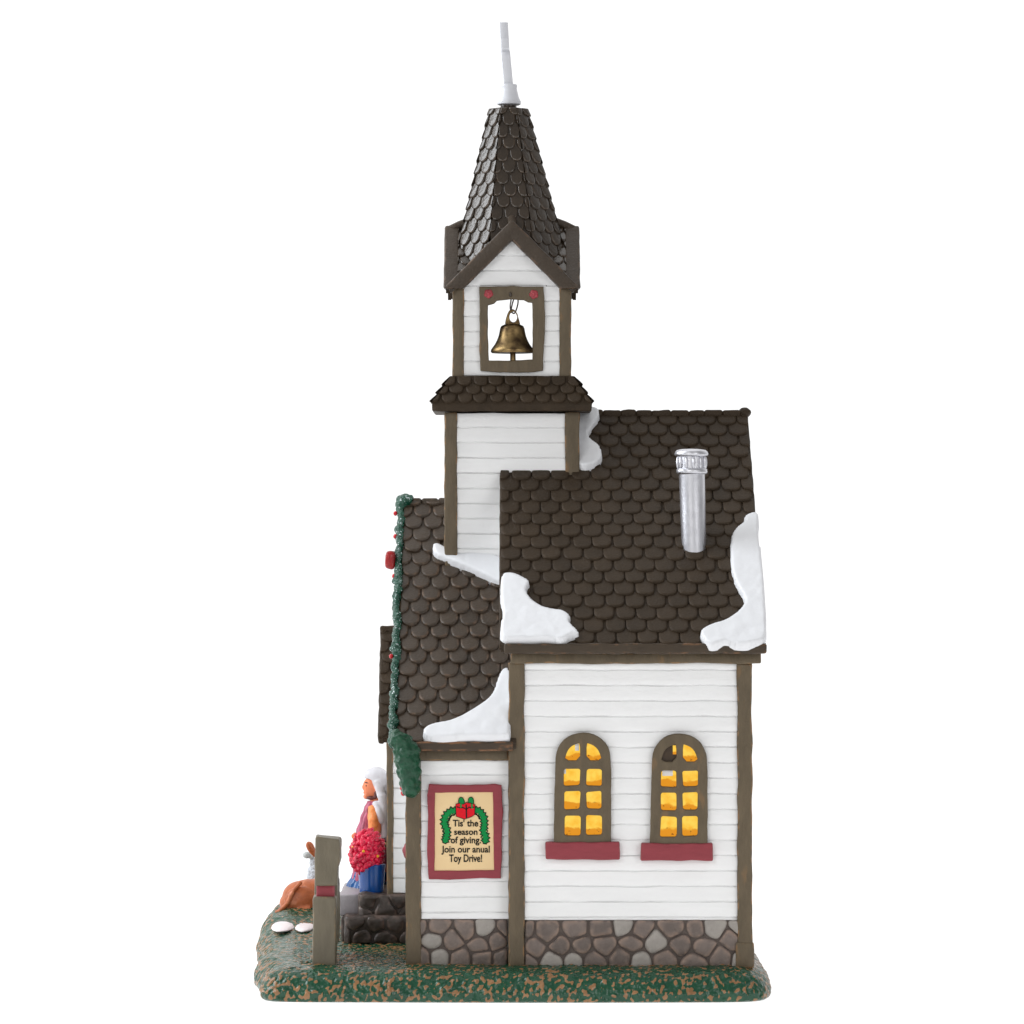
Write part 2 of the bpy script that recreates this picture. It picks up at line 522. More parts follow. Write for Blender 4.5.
M['stone_light'] = paint('pale_grey_fieldstone_paint', (152, 146, 140), (172, 164, 154), rough=.55, spec=.3, lam=8, amount=.12, bump=.5, bump_lam=2.6, tone=.05, wear_amt=.5)
M['stone_dark'] = paint('dark_stoop_stone_paint', (62, 52, 46), (118, 98, 88), rough=.38, spec=.45, lam=10, amount=.25, bump=.8, bump_lam=4, tone=.15, wear_amt=.6)
M['step'] = paint('pale_grey_step_paint', (158, 152, 156), (178, 172, 172), rough=.5, lam=7, amount=.12, bump=.5)
M['paper'] = paint('cream_poster_paper', (228, 199, 152), rough=.6, spec=.2, lam=40, amount=.02, bump=0)
M['ink'] = paint('black_ink', (20, 22, 20), rough=.6, spec=.2, amount=.0, bump=0)
M['ink_green'] = paint('printed_green', (0, 130, 62), rough=.6, spec=.2, lam=6, amount=.08, bump=0)
M['ink_red'] = paint('printed_red', (214, 16, 34), rough=.6, spec=.2, lam=6, amount=.08, bump=0)
M['green'] = paint('dark_evergreen_enamel', (12, 66, 42), (44, 120, 86), rough=.3, spec=.4, lam=6, amount=.35, bump=.8, bump_lam=2.4)
M['berry'] = paint('red_berry_enamel', (190, 24, 36), rough=.25, spec=.5, lam=6, amount=.2, bump=.2)
M['bow'] = paint('red_bow_enamel', (150, 26, 28), rough=.3, spec=.5, lam=6, amount=.25, bump=.3)
M['petal'] = paint('crimson_petal_enamel', (206, 22, 62), (240, 120, 150), rough=.22, spec=.5, lam=5, amount=.3, bump=.2, tone=.25, wear_amt=.5)
M['yellow'] = paint('yellow_flower_centre', (236, 176, 40), rough=.35, bump=0, amount=.1)
M['pot'] = paint('glossy_blue_glaze', (8, 70, 140), rough=.2, spec=.5, lam=20, amount=.06, bump=0, coat=.2)
M['skin'] = paint('orange_skin_paint', (226, 132, 92), rough=.45, spec=.35, lam=8, amount=.1, bump=.15)
M['veil'] = paint('white_headscarf_paint', (208, 206, 210), rough=.4, spec=.4, lam=8, amount=.06, bump=.4)
M['tunic'] = paint('plum_pink_robe_paint', (176, 86, 112), (220, 160, 180), rough=.38, spec=.4, lam=7, amount=.35, bump=.4, stroke=(1.6, 1.6, .4), patch=(128, 42, 62), patch_at=.5, patch_lam=9)
M['sleeve'] = paint('orange_sleeve_paint', (244, 146, 80), rough=.4, spec=.4, lam=4, amount=.15, bump=.9, bump_lam=2.4)
M['blue'] = paint('blue_robe_paint', (16, 78, 138), rough=.25, spec=.5, lam=7, amount=.25, bump=.3)
M['hair'] = paint('brown_beard_paint', (92, 46, 38), rough=.5, lam=3, amount=.3, bump=.6, bump_lam=1.5)
M['eye'] = paint('dark_eye_dot', (40, 28, 26), rough=.3, bump=0, amount=0)
M['calf'] = paint('orange_brown_hide_paint', (176, 96, 54), (216, 140, 98), rough=.4, spec=.4, lam=12, amount=.25, bump=.4, patch=(206, 128, 90), patch_at=.6, patch_lam=18)
M['wool'] = paint('pale_grey_wool_paint', (188, 192, 198), rough=.4, lam=3, amount=.3, bump=1.4, bump_lam=2.2)
M['wool_plain'] = paint('grey_ear_paint', (178, 182, 180), rough=.4, lam=5, amount=.1, bump=.3)
M['pebble'] = paint('white_stepping_stone_paint', (238, 228, 228), (214, 170, 150), rough=.4, spec=.4, lam=8, amount=.06, bump=.5)
M['post'] = paint('olive_grey_post_paint', (104, 96, 80), (150, 122, 86), rough=.42, spec=.35, lam=12, amount=.16, bump=.5, stroke=(1.5, 1.5, .4), wear_amt=.4, edge_soft=(.5, .7))
M['cross'] = paint('white_plastic', (206, 207, 212), rough=.4, spec=.4, lam=20, amount=.02, bump=.1, tone=0)
M['rosette'] = paint('red_rosette_paint', (158, 56, 64), (205, 110, 112), rough=.45, lam=4, amount=.2, bump=.4)
M['wire'] = paint('dark_wire', (52, 40, 30), rough=.3, spec=.6, amount=.1, bump=0)

def metal(name, col, rough, dark=None, lam=10, bump=.3, dk=(.45, .65)):
    m, nt, b = mat(name); L = nt.links.new
    tc = N(nt, 'ShaderNodeTexCoord')
    n = N(nt, 'ShaderNodeTexNoise'); n.inputs['Scale'].default_value = 1 / lam / S; n.inputs['Detail'].default_value = 4
    L(tc.outputs['Object'], n.inputs['Vector'])
    r = N(nt, 'ShaderNodeMapRange'); r.inputs[1].default_value = dk[0]; r.inputs[2].default_value = dk[1]; L(n.outputs['Fac'], r.inputs[0])
    x = N(nt, 'ShaderNodeMix', data_type='RGBA'); x.inputs['A'].default_value = lin(col); x.inputs['B'].default_value = lin(dark or col)
    L(r.outputs[0], x.inputs['Factor']); L(x.outputs['Result'], b.inputs['Base Color'])
    b.inputs['Metallic'].default_value = 1.0; b.inputs['Roughness'].default_value = rough
    n2 = N(nt, 'ShaderNodeTexNoise'); n2.inputs['Scale'].default_value = 1 / 2.5 / S; L(tc.outputs['Object'], n2.inputs['Vector'])
    bp = N(nt, 'ShaderNodeBump'); bp.inputs['Distance'].default_value = bump * S; L(n2.outputs['Fac'], bp.inputs['Height']); L(bp.outputs[0], b.inputs['Normal'])
    return m
M['brass'] = metal('aged_brass', (150, 126, 86), .4, (76, 60, 44), lam=13, bump=.15, dk=(.38, .66))
M['silver'] = metal('silver_paint', (214, 214, 219), .4, (196, 196, 202), lam=9, bump=.2, dk=(.5, .8))

def grass_mat():
    m, nt, b = mat('glossy_green_and_brown_turf'); L = nt.links.new
    tc = N(nt, 'ShaderNodeTexCoord')
    mp = N(nt, 'ShaderNodeMapping'); mp.inputs['Scale'].default_value = (1 / S, 1 / S, .62 / S); L(tc.outputs['Object'], mp.inputs['Vector'])
    n1 = N(nt, 'ShaderNodeTexNoise'); n1.inputs['Scale'].default_value = 1 / 3.5; n1.inputs['Detail'].default_value = .4; n1.inputs['Distortion'].default_value = .2
    L(mp.outputs[0], n1.inputs['Vector'])
    n2 = N(nt, 'ShaderNodeTexNoise'); n2.inputs['Scale'].default_value = 1 / 45.; n2.inputs['Detail'].default_value = 2
    L(mp.outputs[0], n2.inputs['Vector'])
    tn = N(nt, 'ShaderNodeAttribute'); tn.attribute_name = 'tone'
    ad = N(nt, 'ShaderNodeMath', operation='MULTIPLY_ADD'); ad.inputs[1].default_value = .55; L(n2.outputs['Fac'], ad.inputs[0]); L(tn.outputs['Fac'], ad.inputs[2])
    wr = N(nt, 'ShaderNodeAttribute'); wr.attribute_name = 'wear'
    ad2 = N(nt, 'ShaderNodeMath', operation='MULTIPLY_ADD'); ad2.inputs[1].default_value = .1; L(wr.outputs['Fac'], ad2.inputs[0]); L(ad.outputs[0], ad2.inputs[2])
    ad3 = N(nt, 'ShaderNodeMath', operation='MULTIPLY_ADD'); ad3.inputs[1].default_value = .45; L(n1.outputs['Fac'], ad3.inputs[0]); L(ad2.outputs[0], ad3.inputs[2])
    r = N(nt, 'ShaderNodeMapRange', interpolation_type='SMOOTHSTEP'); r.inputs[1].default_value = .73; r.inputs[2].default_value = .82
    L(ad3.outputs[0], r.inputs[0])
    n3 = N(nt, 'ShaderNodeTexNoise'); n3.inputs['Scale'].default_value = 1 / 13.; n3.inputs['Detail'].default_value = 4; L(mp.outputs[0], n3.inputs['Vector'])
    g = N(nt, 'ShaderNodeMix', data_type='RGBA'); g.inputs['A'].default_value = lin((10, 54, 38)); g.inputs['B'].default_value = lin((32, 82, 56)); L(n3.outputs['Fac'], g.inputs['Factor'])
    br = N(nt, 'ShaderNodeMix', data_type='RGBA'); br.inputs['A'].default_value = lin((104, 74, 44)); br.inputs['B'].default_value = lin((164, 122, 84)); L(n3.outputs['Fac'], br.inputs['Factor'])
    x = N(nt, 'ShaderNodeMix', data_type='RGBA'); L(r.outputs[0], x.inputs['Factor']); L(g.outputs['Result'], x.inputs['A']); L(br.outputs['Result'], x.inputs['B'])
    L(x.outputs['Result'], b.inputs['Base Color'])
    b.inputs['Roughness'].default_value = .24; b.inputs['Specular IOR Level'].default_value = .45
    bp = N(nt, 'ShaderNodeBump'); bp.inputs['Distance'].default_value = 1.6 * S; bp.inputs['Strength'].default_value = .9
    L(n1.outputs['Fac'], bp.inputs['Height']); L(bp.outputs[0], b.inputs['Normal'])
    return m
M['grass'] = grass_mat()

def glinted():
    """evergreen enamel with scattered white glints painted into the colour"""
    m = paint('glint_painted_evergreen_enamel', (10, 68, 50), rough=.26, spec=.5, lam=4, amount=.4, bump=1.4, bump_lam=1.8, patch=(206, 220, 220), patch_at=.595, patch_lam=2.6)  # patch colour paints white glints onto the green
    return m
M['glint_green'] = glinted()

def glow(name, a, c, strength):
    """amber film of a lit window; each pane is brighter above and deeper orange towards its sill"""
    m, nt, b = mat(name); L = nt.links.new
    uv = N(nt, 'ShaderNodeUVMap'); sp = N(nt, 'ShaderNodeSeparateXYZ'); L(uv.outputs[0], sp.inputs[0])
    tc = N(nt, 'ShaderNodeTexCoord')
    n = N(nt, 'ShaderNodeTexNoise'); n.inputs['Scale'].default_value = 1 / 15. / S; n.inputs['Detail'].default_value = 3; L(tc.outputs['Object'], n.inputs['Vector'])
    md = N(nt, 'ShaderNodeMath', operation='MULTIPLY_ADD'); md.inputs[1].default_value = -.75; L(n.outputs['Fac'], md.inputs[0]); L(sp.outputs['Y'], md.inputs[2])
    r = N(nt, 'ShaderNodeMapRange', interpolation_type='SMOOTHSTEP'); r.inputs[1].default_value = -.08; r.inputs[2].default_value = .02; L(md.outputs[0], r.inputs[0])
    n2 = N(nt, 'ShaderNodeTexNoise'); n2.inputs['Scale'].default_value = 1 / 3. / S; L(tc.outputs['Object'], n2.inputs['Vector'])
    r2 = N(nt, 'ShaderNodeMapRange'); r2.inputs[1].default_value = .62; r2.inputs[2].default_value = .72; L(n2.outputs['Fac'], r2.inputs[0])
    lo = N(nt, 'ShaderNodeMix', data_type='RGBA'); lo.inputs['A'].default_value = lin(c); lo.inputs['B'].default_value = lin((120, 62, 10)); L(r2.outputs[0], lo.inputs['Factor'])
    x = N(nt, 'ShaderNodeMix', data_type='RGBA'); L(r.outputs[0], x.inputs['Factor']); L(lo.outputs['Result'], x.inputs['A']); n5 = N(nt, 'ShaderNodeTexNoise'); n5.inputs['Scale'].default_value = 1 / 8. / S; n5.inputs['Detail'].default_value = 3; L(tc.outputs['Object'], n5.inputs['Vector'])
    r5 = N(nt, 'ShaderNodeMapRange'); r5.inputs[1].default_value = .4; r5.inputs[2].default_value = .7; L(n5.outputs['Fac'], r5.inputs[0])
    hi = N(nt, 'ShaderNodeMix', data_type='RGBA'); hi.inputs['A'].default_value = lin(a); hi.inputs['B'].default_value = lin((248, 184, 48)); L(r5.outputs[0], hi.inputs['Factor']); L(hi.outputs['Result'], x.inputs['B'])
    b.inputs['Base Color'].default_value = (0.02, 0.01, 0, 1); b.inputs['Roughness'].default_value = .3
    b.inputs['Specular IOR Level'].default_value = .2
    L(x.outputs['Result'], b.inputs['Emission Color']); b.inputs['Emission Strength'].default_value = strength
    return m
M['glow'] = glow('amber_lit_film', (255, 212, 86), (226, 146, 26), 1.0)
M['pane_dark'] = paint('dark_pane_gap', (58, 40, 18), rough=.4, amount=.3, lam=4, bump=0)
M['pane_white'] = paint('white_bulb_socket', (220, 216, 214), rough=.5, amount=.05, bump=0)
M['core'] = paint('plain_white_resin', (205, 204, 200), rough=.6, bump=.3, amount=.04)

def floor_mat():
    """white floor, made translucent so the added lamp below whitens it"""
    m, nt, b = mat('translucent_white_floor'); L = nt.links.new
    tc = N(nt, 'ShaderNodeTexCoord'); n = N(nt, 'ShaderNodeTexNoise'); n.inputs['Scale'].default_value = 300; L(tc.outputs['Object'], n.inputs['Vector'])
    r = N(nt, 'ShaderNodeMapRange'); r.inputs[3].default_value = .93; r.inputs[4].default_value = .96; L(n.outputs['Fac'], r.inputs[0])
    c = N(nt, 'ShaderNodeCombineColor'); [L(r.outputs[0], c.inputs[i]) for i in range(3)]
    d = N(nt, 'ShaderNodeBsdfDiffuse'); t = N(nt, 'ShaderNodeBsdfTranslucent'); x = N(nt, 'ShaderNodeMixShader'); x.inputs[0].default_value = .6
    L(c.outputs[0], d.inputs['Color']); L(c.outputs[0], t.inputs['Color']); L(d.outputs[0], x.inputs[1]); L(t.outputs[0], x.inputs[2])
    L(x.outputs[0], nt.nodes['Material Output'].inputs['Surface']); nt.nodes.remove(b)
    return m
M['floor'] = floor_mat()

# ------------------------------------------------------------------ setting: white floor
mb = MB()
nf = 96
fl_v = [(2300 * math.cos(2 * math.pi * k / nf), 400 + 2300 * math.sin(2 * math.pi * k / nf), -ZF - .2) for k in range(nf)]
mb.add(fl_v, [tuple(range(nf))])
obj('floor', mb, M['floor'], kind='structure')

# ------------------------------------------------------------------ base
out2 = [(-226, -45), (-150, -47), (0, -50), (120, -49), (215, -47), (243, -40), (256, -22), (261, 20), (262, 140), (258, 330), (262, 520), (250, 575), (200, 592),
        (60, 590), (-90, 596), (-200, 590), (-252, 560), (-276, 490), (-281, 400), (-276, 320), (-269, 230), (-264, 160), (-267, 100), (-257, 50), (-252, 18), (-252, -10), (-247, -34)]
poly = chaikin(out2, 2)
P = [Vector((a, b, 0)) for a, b in poly]
per = [0.0]
for i in range(len(P)): per.append(per[-1] + (P[(i + 1) % len(P)] - P[i]).length)
NB = 1300; ring = []
j = 0
for i in range(NB):
    s = per[-1] * i / NB
    while per[j + 1] < s: j += 1
    t = (s - per[j]) / (per[j + 1] - per[j]); ring.append(P[j].lerp(P[(j + 1) % len(P)], t))
nor = []
for i in range(NB):
    t = (ring[(i + 3) % NB] - ring[i - 3]).normalized(); nor.append(Vector((-t.y, t.x, 0)))
ctr = Vector((0, 270, 0))
if (ctr - ring[0]).dot(nor[0]) < 0: nor = [-n for n in nor]
mb = MB(); verts = []; wear = []
def sst(a, b, x):
    t = min(max((x - a) / (b - a), 0), 1); return t * t * (3 - 2 * t)
def hill(x, d): return 19 * sst(230, 480, d) * sst(-130, -210, x)
prof = [(3, .3), (0.5, 2), (0, 5), (0, 9), (2, 13), (4, 17), (7, 21), (11, 25), (16, 28), (22, 30), (30, 31.5), (38, 32)]
pf = []
for a_, b_ in zip(prof[:-1], prof[1:]):
    for k_ in range(3): pf.append((a_[0] + (b_[0] - a_[0]) * k_ / 3, a_[1] + (b_[1] - a_[1]) * k_ / 3))
prof = pf + [prof[-1]]
tones = []
def turf(p):
    g = nz(p.x, p.y, p.z * .75, 3.7, 3) + .5 * nz(p.x, p.y, p.z * .75, 2.3, 4)
    tones.append(g); return g
def lump(p): return 1.3 * nz(p.x, p.y, p.z, 26, 1) + .9 * nz(p.x, p.y, p.z, 9, 2)
for (ins, z) in prof:
    for i in range(NB):
        sc_ = .8 if ring[i].x < -150 else 1.0
        p = ring[i] + nor[i] * ins; p.z = -ZF + z
        q = (lump(p) * (1.6 if p.x < -180 else 1) + 1.3 * turf(p)) * min(1, max(0, (z - 1) / 4))
        verts.append((p.x - nor[i].x * q * .9, p.y - nor[i].y * q * .9, p.z + (q * .4 if z > 4 else 0) + hill(p.x, p.y) * z / 32)); wear.append(1.0 if z < 28 else .4)
rings_in = 120
last = [Vector(verts[(len(prof) - 1) * NB + i]) for i in range(NB)]
for r in range(1, rings_in + 1):
    t = (r / rings_in)
    for i in range(NB):
        p = last[i].lerp(Vector((ctr.x, ctr.y, -453)), t)
        p.z = -453 + hill(p.x, p.y) + lump(p) * 1.1 * (1 - .3 * t) + 1.7 * turf(p); verts.append(tuple(p)); wear.append(.7)
faces = []
for r in range(len(prof) + rings_in - 1):
    for i in range(NB):
        faces.append((r * NB + i, r * NB + (i + 1) % NB, (r + 1) * NB + (i + 1) % NB, (r + 1) * NB + i))
faces.append(tuple(range(NB)))
mb.add(verts, faces, 0, wear, tones)
# touches of bright green paint along the front lip
obj('display_base', mb, [M['grass']], label='oval green and brown moulded turf base carrying the whole church scene', cat='base', angle=180)

# ------------------------------------------------------------------ CHURCH
church = thing('church', 'white clapboard church with brown shingled roofs, bell tower and steep spire', 'church', (0, 268, -453))
Zb = -454.0   # ground

# roof planes ------------------------------------------------------
RIDGE_D = 268.0
# main (right) roof
m_eD, m_eZ, m_rZ = -22.0, -133.0, 106.0
mU = Vector((1, 0, 0)); mV = Vector((0, RIDGE_D - m_eD, m_rZ - m_eZ)); m_len = mV.length; mV.normalize(); mN = mU.cross(mV)
if mN.z < 0: mN = -mN
main_xf = frame_xf((0, m_eD, m_eZ), mU, mV, mN)
mbV = Vector((0, -mV.y, mV.z)); mbN = Vector((0, -mN.y, mN.z))
main_back_xf = frame_xf((0, 2 * RIDGE_D - m_eD, m_eZ), mU, mbV, mbN)
MX0, MX1 = -12.0, 252.0
# aisle (left, lower) roof
a_eD, a_eZ, a_rZ = -10.0, -231.0, 12.0
aV = Vector((0, RIDGE_D - a_eD, a_rZ - a_eZ)); a_len = aV.length; aV.normalize(); aN = mU.cross(aV)
aisle_xf = frame_xf((0, a_eD, a_eZ), mU, aV, aN)
aisle_back_xf = frame_xf((0, 2 * RIDGE_D - a_eD, a_eZ), mU, Vector((0, -aV.y, aV.z)), Vector((0, -aN.y, aN.z)))
AX0, AX1 = -116.5, 4.0

def to_plane(px, py, O, U, V, Nn):
    d = Vector((px - 512, CAM, 512 - py)); c = Vector((0, -CAM, 0)); O = Vector(O)
    t = (O - c).dot(Nn) / d.dot(Nn); p = c + d * t - O
    return (p.dot(U), p.dot(V))
mP = lambda px, py: to_plane(px, py, (0, m_eD, m_eZ), mU, mV, mN)
aP = lambda px, py: to_plane(px, py, (0, a_eD, a_eZ), mU, aV, aN)

def wob_lim(a, b, seed):
    return lambda v: (a + .6 * nz(v, seed, 0, 16, seed), b + .8 * nz(v, seed, 3, 14, seed + 1))

# main roof mesh
mb = MB()
T = 9
for xf_, sd_ in ((main_xf, 3), (main_back_xf, 4)):
    slab(mb, [(MX0 + 1, 1.0), (MX1 - 1, 1.0), (MX1 - 1, m_len - .5), (MX0 + 1, m_len - .5)], xf_, -T, -.3)
    shingles(mb, xf_, wob_lim(MX0, MX1, sd_), m_len - 1, 21.0, 18.6, t=3.0, seed=sd_, v_start=.5, square=.5, overlap=1.42, width=.47, flat_=.68, skip=(lambda u, v: sd_ == 3 and v < 10 and (u < 62 or u > 206)))
# ridge caps
x = -8
k = 0
while x < MX1 - 6:
    w = random.uniform(17, 22)
    rbox(mb, x, min(x + w, MX1 + 1), RIDGE_D - 7, RIDGE_D + 7, m_rZ - 5, m_rZ + 3.2 + random.uniform(-.4, .5), r=3.0, step=5, wob=.8, lam=9)
    x += w - .8
ellipsoid(mb, (MX1 - 3, RIDGE_D, m_rZ + .5), (7, 8, 5.5), bump=1, lam=5)
main_roof = obj('main_roof', mb, [M['roof']], church, angle=60)

# main eave
mb = MB()
rbox(mb, MX0 + 4, MX1 + 1, m_eD - 3, m_eD + 12, -141, -130.6, r=2.4, step=6, wob=.9, lam=15)
obj('eave_board', mb, [M['eave_dark']], church); mb = MB()
rbox(mb, MX0 + 4, MX1 - 1, 2 * RIDGE_D - m_eD - 12, 2 * RIDGE_D - m_eD + 3, -141, -130.6, r=2.4, step=12, wob=.6, lam=15)
obj('eave_board', mb, [M['eave']], church)
# rakes of main gables (right visible edge, left edge)
for X0, X1, nm in ((MX1 - 4, MX1 + .8, 'rake_board'), (MX0 - .8, MX0 + 3, 'rake_board')):
    mb = MB()
    for xf_ in (main_xf, main_back_xf):
        rbox(mb, X0, X1, 4, m_len, -10, -1.2, r=1.5, step=9, wob=.7, lam=14, xf=xf_)
    obj(nm, mb, [M['roof']], church)

# aisle roof mesh
mb = MB()
for xf_, sd_ in ((aisle_xf, 13), (aisle_back_xf, 14)):
    slab(mb, [(AX0 + 1, 1), (AX1, 1), (AX1, a_len - .5), (AX0 + 1, a_len - .5)], xf_, -T, -.3)
    shingles(mb, xf_, wob_lim(AX0 + 1, AX1, sd_), a_len - 1, 20.6, 18.9, t=3.6, seed=sd_, v_start=.5, skip=(lambda u, v: sd_ == 13 and v < 10 and u > -88), square=.68, overlap=1.45, width=.465)
x = AX0 + 2
while x < AX1 - 4:
    w = random.uniform(17, 21)
    rbox(mb, x, min(x + w, AX1), RIDGE_D - 6, RIDGE_D + 6, a_rZ - 5, a_rZ + 3 + random.uniform(-.4, .4), r=2.6, step=5, wob=.7, lam=9)
    x += w + .4
aisle_roof = obj('aisle_roof', mb, [M['roof_worn']], church, angle=60)
mb = MB()
rbox(mb, AX0 + 4, AX1 - 3, a_eD - 3, a_eD + 11, -238.5, -228.8, r=2.2, step=6, wob=.9, lam=14)
obj('eave_board', mb, [M['eave']], church); mb = MB()
rbox(mb, AX0 + 4, AX1 - 3, 2 * RIDGE_D - a_eD - 11, 2 * RIDGE_D - a_eD + 3, -238.5, -228.8, r=2.2, step=12, wob=.6, lam=14)
obj('eave_board', mb, [M['eave']], church)
mb = MB()
for xf_ in (aisle_xf, aisle_back_xf):
    rbox(mb, AX0 - .8, AX0 + 3, 2, a_len, -10, -.8, r=1.5, step=9, wob=.6, lam=14, xf=xf_)
obj('rake_board', mb, [M['trim']], church)

# snow on roofs ----------------------------------------------------
def snow(pts, proj, xf, parent, t=3.8, base=5.2, seed=1, edge=3.5):
    pl = chaikin([proj(*p) for p in pts], 2)
    mb = MB(); blob(mb, pl, xf, t=t, base=base, seed=seed, edge=edge)
    return obj('snow_patch', mb, [M['snow']], parent, angle=180)
snow([(572, 413), (598, 411), (601, 421), (592, 432), (588, 440), (592, 445), (600, 450), (604, 462), (596, 469), (585, 473), (578, 470), (572, 466)], mP, main_xf, main_roof, seed=1)
snow([(500, 579), (510, 577), (520, 580), (532, 587), (526, 594), (530, 603), (541, 611), (553, 614), (564, 615), (572, 622), (568, 626), (582, 639), (572, 640), (562, 646), (552, 643.5), (520, 644), (500, 644), (500, 629), (503, 618), (500, 605)],
     mP, main_xf, main_roof, seed=2)
snow([(755.6, 516), (760, 522), (758, 537), (762, 559), (765, 593), (766.5, 625), (767, 645), (752, 649), (743, 650), (733, 649), (724.5, 647), (712, 651), (705, 647), (697.5, 637), (709.5, 629), (726.6, 625), (744, 611), (743, 601), (735, 589),
      (730, 572), (730, 560), (730, 542), (735, 533), (744, 527), (743, 521)], mP, main_xf, main_roof, seed=3)
snow([(512, 675), (503, 673), (497, 684), (492, 702), (473, 715), (452, 726.5), (432, 729), (421, 736), (425, 744), (450, 745), (463, 742.5), (486, 743.5), (506, 743), (512, 741)], aP, aisle_xf, aisle_roof, seed=4, t=6)
snow([(431, 550), (438, 548), (446, 553), (456, 556), (475, 558), (500, 560), (508, 575), (505, 590), (496, 587.5), (475, 577), (463, 572), (443, 564), (434, 560)], aP, aisle_xf, aisle_roof, seed=5, t=5)

# walls -----------------------------------------------------------
Y1 = 2 * RIDGE_D
mb = MB()
# core prism of the main block (pentagon) and siding on its sides
def prism(mb, x0, x1, d0, d1, zb, ze, zr):
    dm = (d0 + d1) / 2
    pent = [(d0, zb), (d1, zb), (d1, ze), (dm, zr), (d0, ze)]
    vs = [(x0, a, b) for a, b in pent] + [(x1, a, b) for a, b in pent]
    fs = [tuple(range(5)), tuple(range(5, 10))] + [(i, (i + 1) % 5, 5 + (i + 1) % 5, 5 + i) for i in range(5)]
    mb.add(vs, fs, 0)
prism(mb, 4, 234, 4.5, Y1 - 4.5, Zb + 6, -140, 84)
W_ = lambda O, U: frame_xf(O, U, (0, 0, 1), Vector(U).cross(Vector((0, 0, 1))))
siding(mb, 224, 259, 15.45, W_((9, 1.5, -408), (1, 0, 0)), seed=1, mat=1, v_first=3)
siding(mb, 534, 500, 15.45, W_((236.5, 1, -411), (0, 1, 0)), seed=2, mat=1, du=12, keep=lambda u, v: v < 268 + (1 - abs(u - 267) / 267) * 226)
siding(mb, 534, 500, 15.45, W_((1.5, Y1 - 1, -411), (0, -1, 0)), seed=3, mat=1, du=12, keep=lambda u, v: v < 268 + (1 - abs(u - 267) / 267) * 226)
siding(mb, 236, 262, 15.45, W_((237, Y1 - 1, -411), (-1, 0, 0)), seed=4, mat=1, du=12)
obj('nave_wall', mb, [M['core'], M['siding']], church, angle=40)
mb = MB()
prism(mb, -101.5, 1, 15, Y1 - 15, Zb + 6, -236, -6)
siding(mb, 98, 163, 15.3, W_((-98, 11.5, -408), (1, 0, 0)), seed=6, mat=1, v_first=7)
siding(mb, 512, 420, 15.3, W_((-104.2, Y1 - 12, -411), (0, -1, 0)), seed=7, mat=1, du=8, keep=lambda u, v: v < 172 + (1 - abs(u - 256) / 256) * 232)
siding(mb, 103, 166, 15.3, W_((0, Y1 - 11.5, -411), (-1, 0, 0)), seed=8, mat=1, du=8)
obj('aisle_wall', mb, [M['core'], M['siding']], church, angle=40)

# foundations
mb = MB(); stones(mb, 215, 49, frame_xf((13, 0.6, Zb - 3), (1, 0, 0), (0, 0, 1), (0, -1, 0)), cell=20.5, seed=11)
stones(mb, Y1 - 4, 47, frame_xf((237.5, 2, Zb - 3), (0, 1, 0), (0, 0, 1), (1, 0, 0)), cell=23, seed=12)
obj('foundation', mb, [M['mortar'], M['stone'], M['stone_light']], church, angle=60)
mb = MB(); stones(mb, 88, 49, frame_xf((-92.5, 10.4, Zb - 3), (1, 0, 0), (0, 0, 1), (0, -1, 0)), cell=20, seed=24)
stones(mb, Y1 - 24, 46, frame_xf((-101.8, Y1 - 12, Zb - 3), (0, -1, 0), (0, 0, 1), (-1, 0, 0)), cell=23, seed=25)
obj('foundation', mb, [M['mortar'], M['stone'], M['stone_light']], church, angle=60)

def board(x0, x1, y0, y1, z0, z1, m='trim', name='corner_board', wob=1.25, step=6, r=1.8, lam=17, label=None):
    mb = MB(); rbox(mb, x0, x1, y0, y1, z0, z1, r=r, step=step, wob=wob, lam=lam, fine=.18)
    return obj(name, mb, [M[m]], church, label=label)
# main block
board(-3.5, 12.5, -4, 8, Zb - 2, -151)
board(225, 240, -4, 8, Zb + 22, -151)
board(223.5, 241.5, -5, 8, Zb - 2, Zb + 24, name='corner_board')
board(-1, 249, -6, 5, -151.5, -140.2, name='frieze_board')
board(225, 240, Y1 - 8, Y1 + 4, Zb - 2, -151)
board(-3.5, 12.5, Y1 - 8, Y1 + 4, Zb - 2, -151)
# aisle
board(-106.5, -91, 6, 20, Zb - 2, -247.5, wob=1.1)
board(-100, -3.2, 5, 14, -249, -237.5, name='frieze_board')
board(-106.5, -91, Y1 - 20, Y1 - 6, Zb - 2, -247.5)

# windows ----------------------------------------------------------
def arch(xl, xr, zb, zt, n=14, rnd=None):
    r = (xr - xl) / 2; cx = (xl + xr) / 2
    pts = [(xl, zb), (xr, zb)]
    zc = zt - r
    for i in range(n + 1):
        th = math.pi * i / n
        pts.append((cx + r * math.cos(th), zc + r * math.sin(th)))
    return pts
def dens(poly, step=3.0, wob=.5, seed=0):
    out = []
    for i in range(len(poly)):
        a = poly[i]; b = poly[(i + 1) % len(poly)]
        L = math.hypot(b[0] - a[0], b[1] - a[1]); n = max(1, int(L / step))
        for k in range(n):
            t = k / n; x = a[0] + (b[0] - a[0]) * t; z = a[1] + (b[1] - a[1]) * t
            out.append((x + wob * nz(x, z, seed, 13, seed), z + wob * nz(x, z, seed + 9, 13, seed + 4)))
    return out

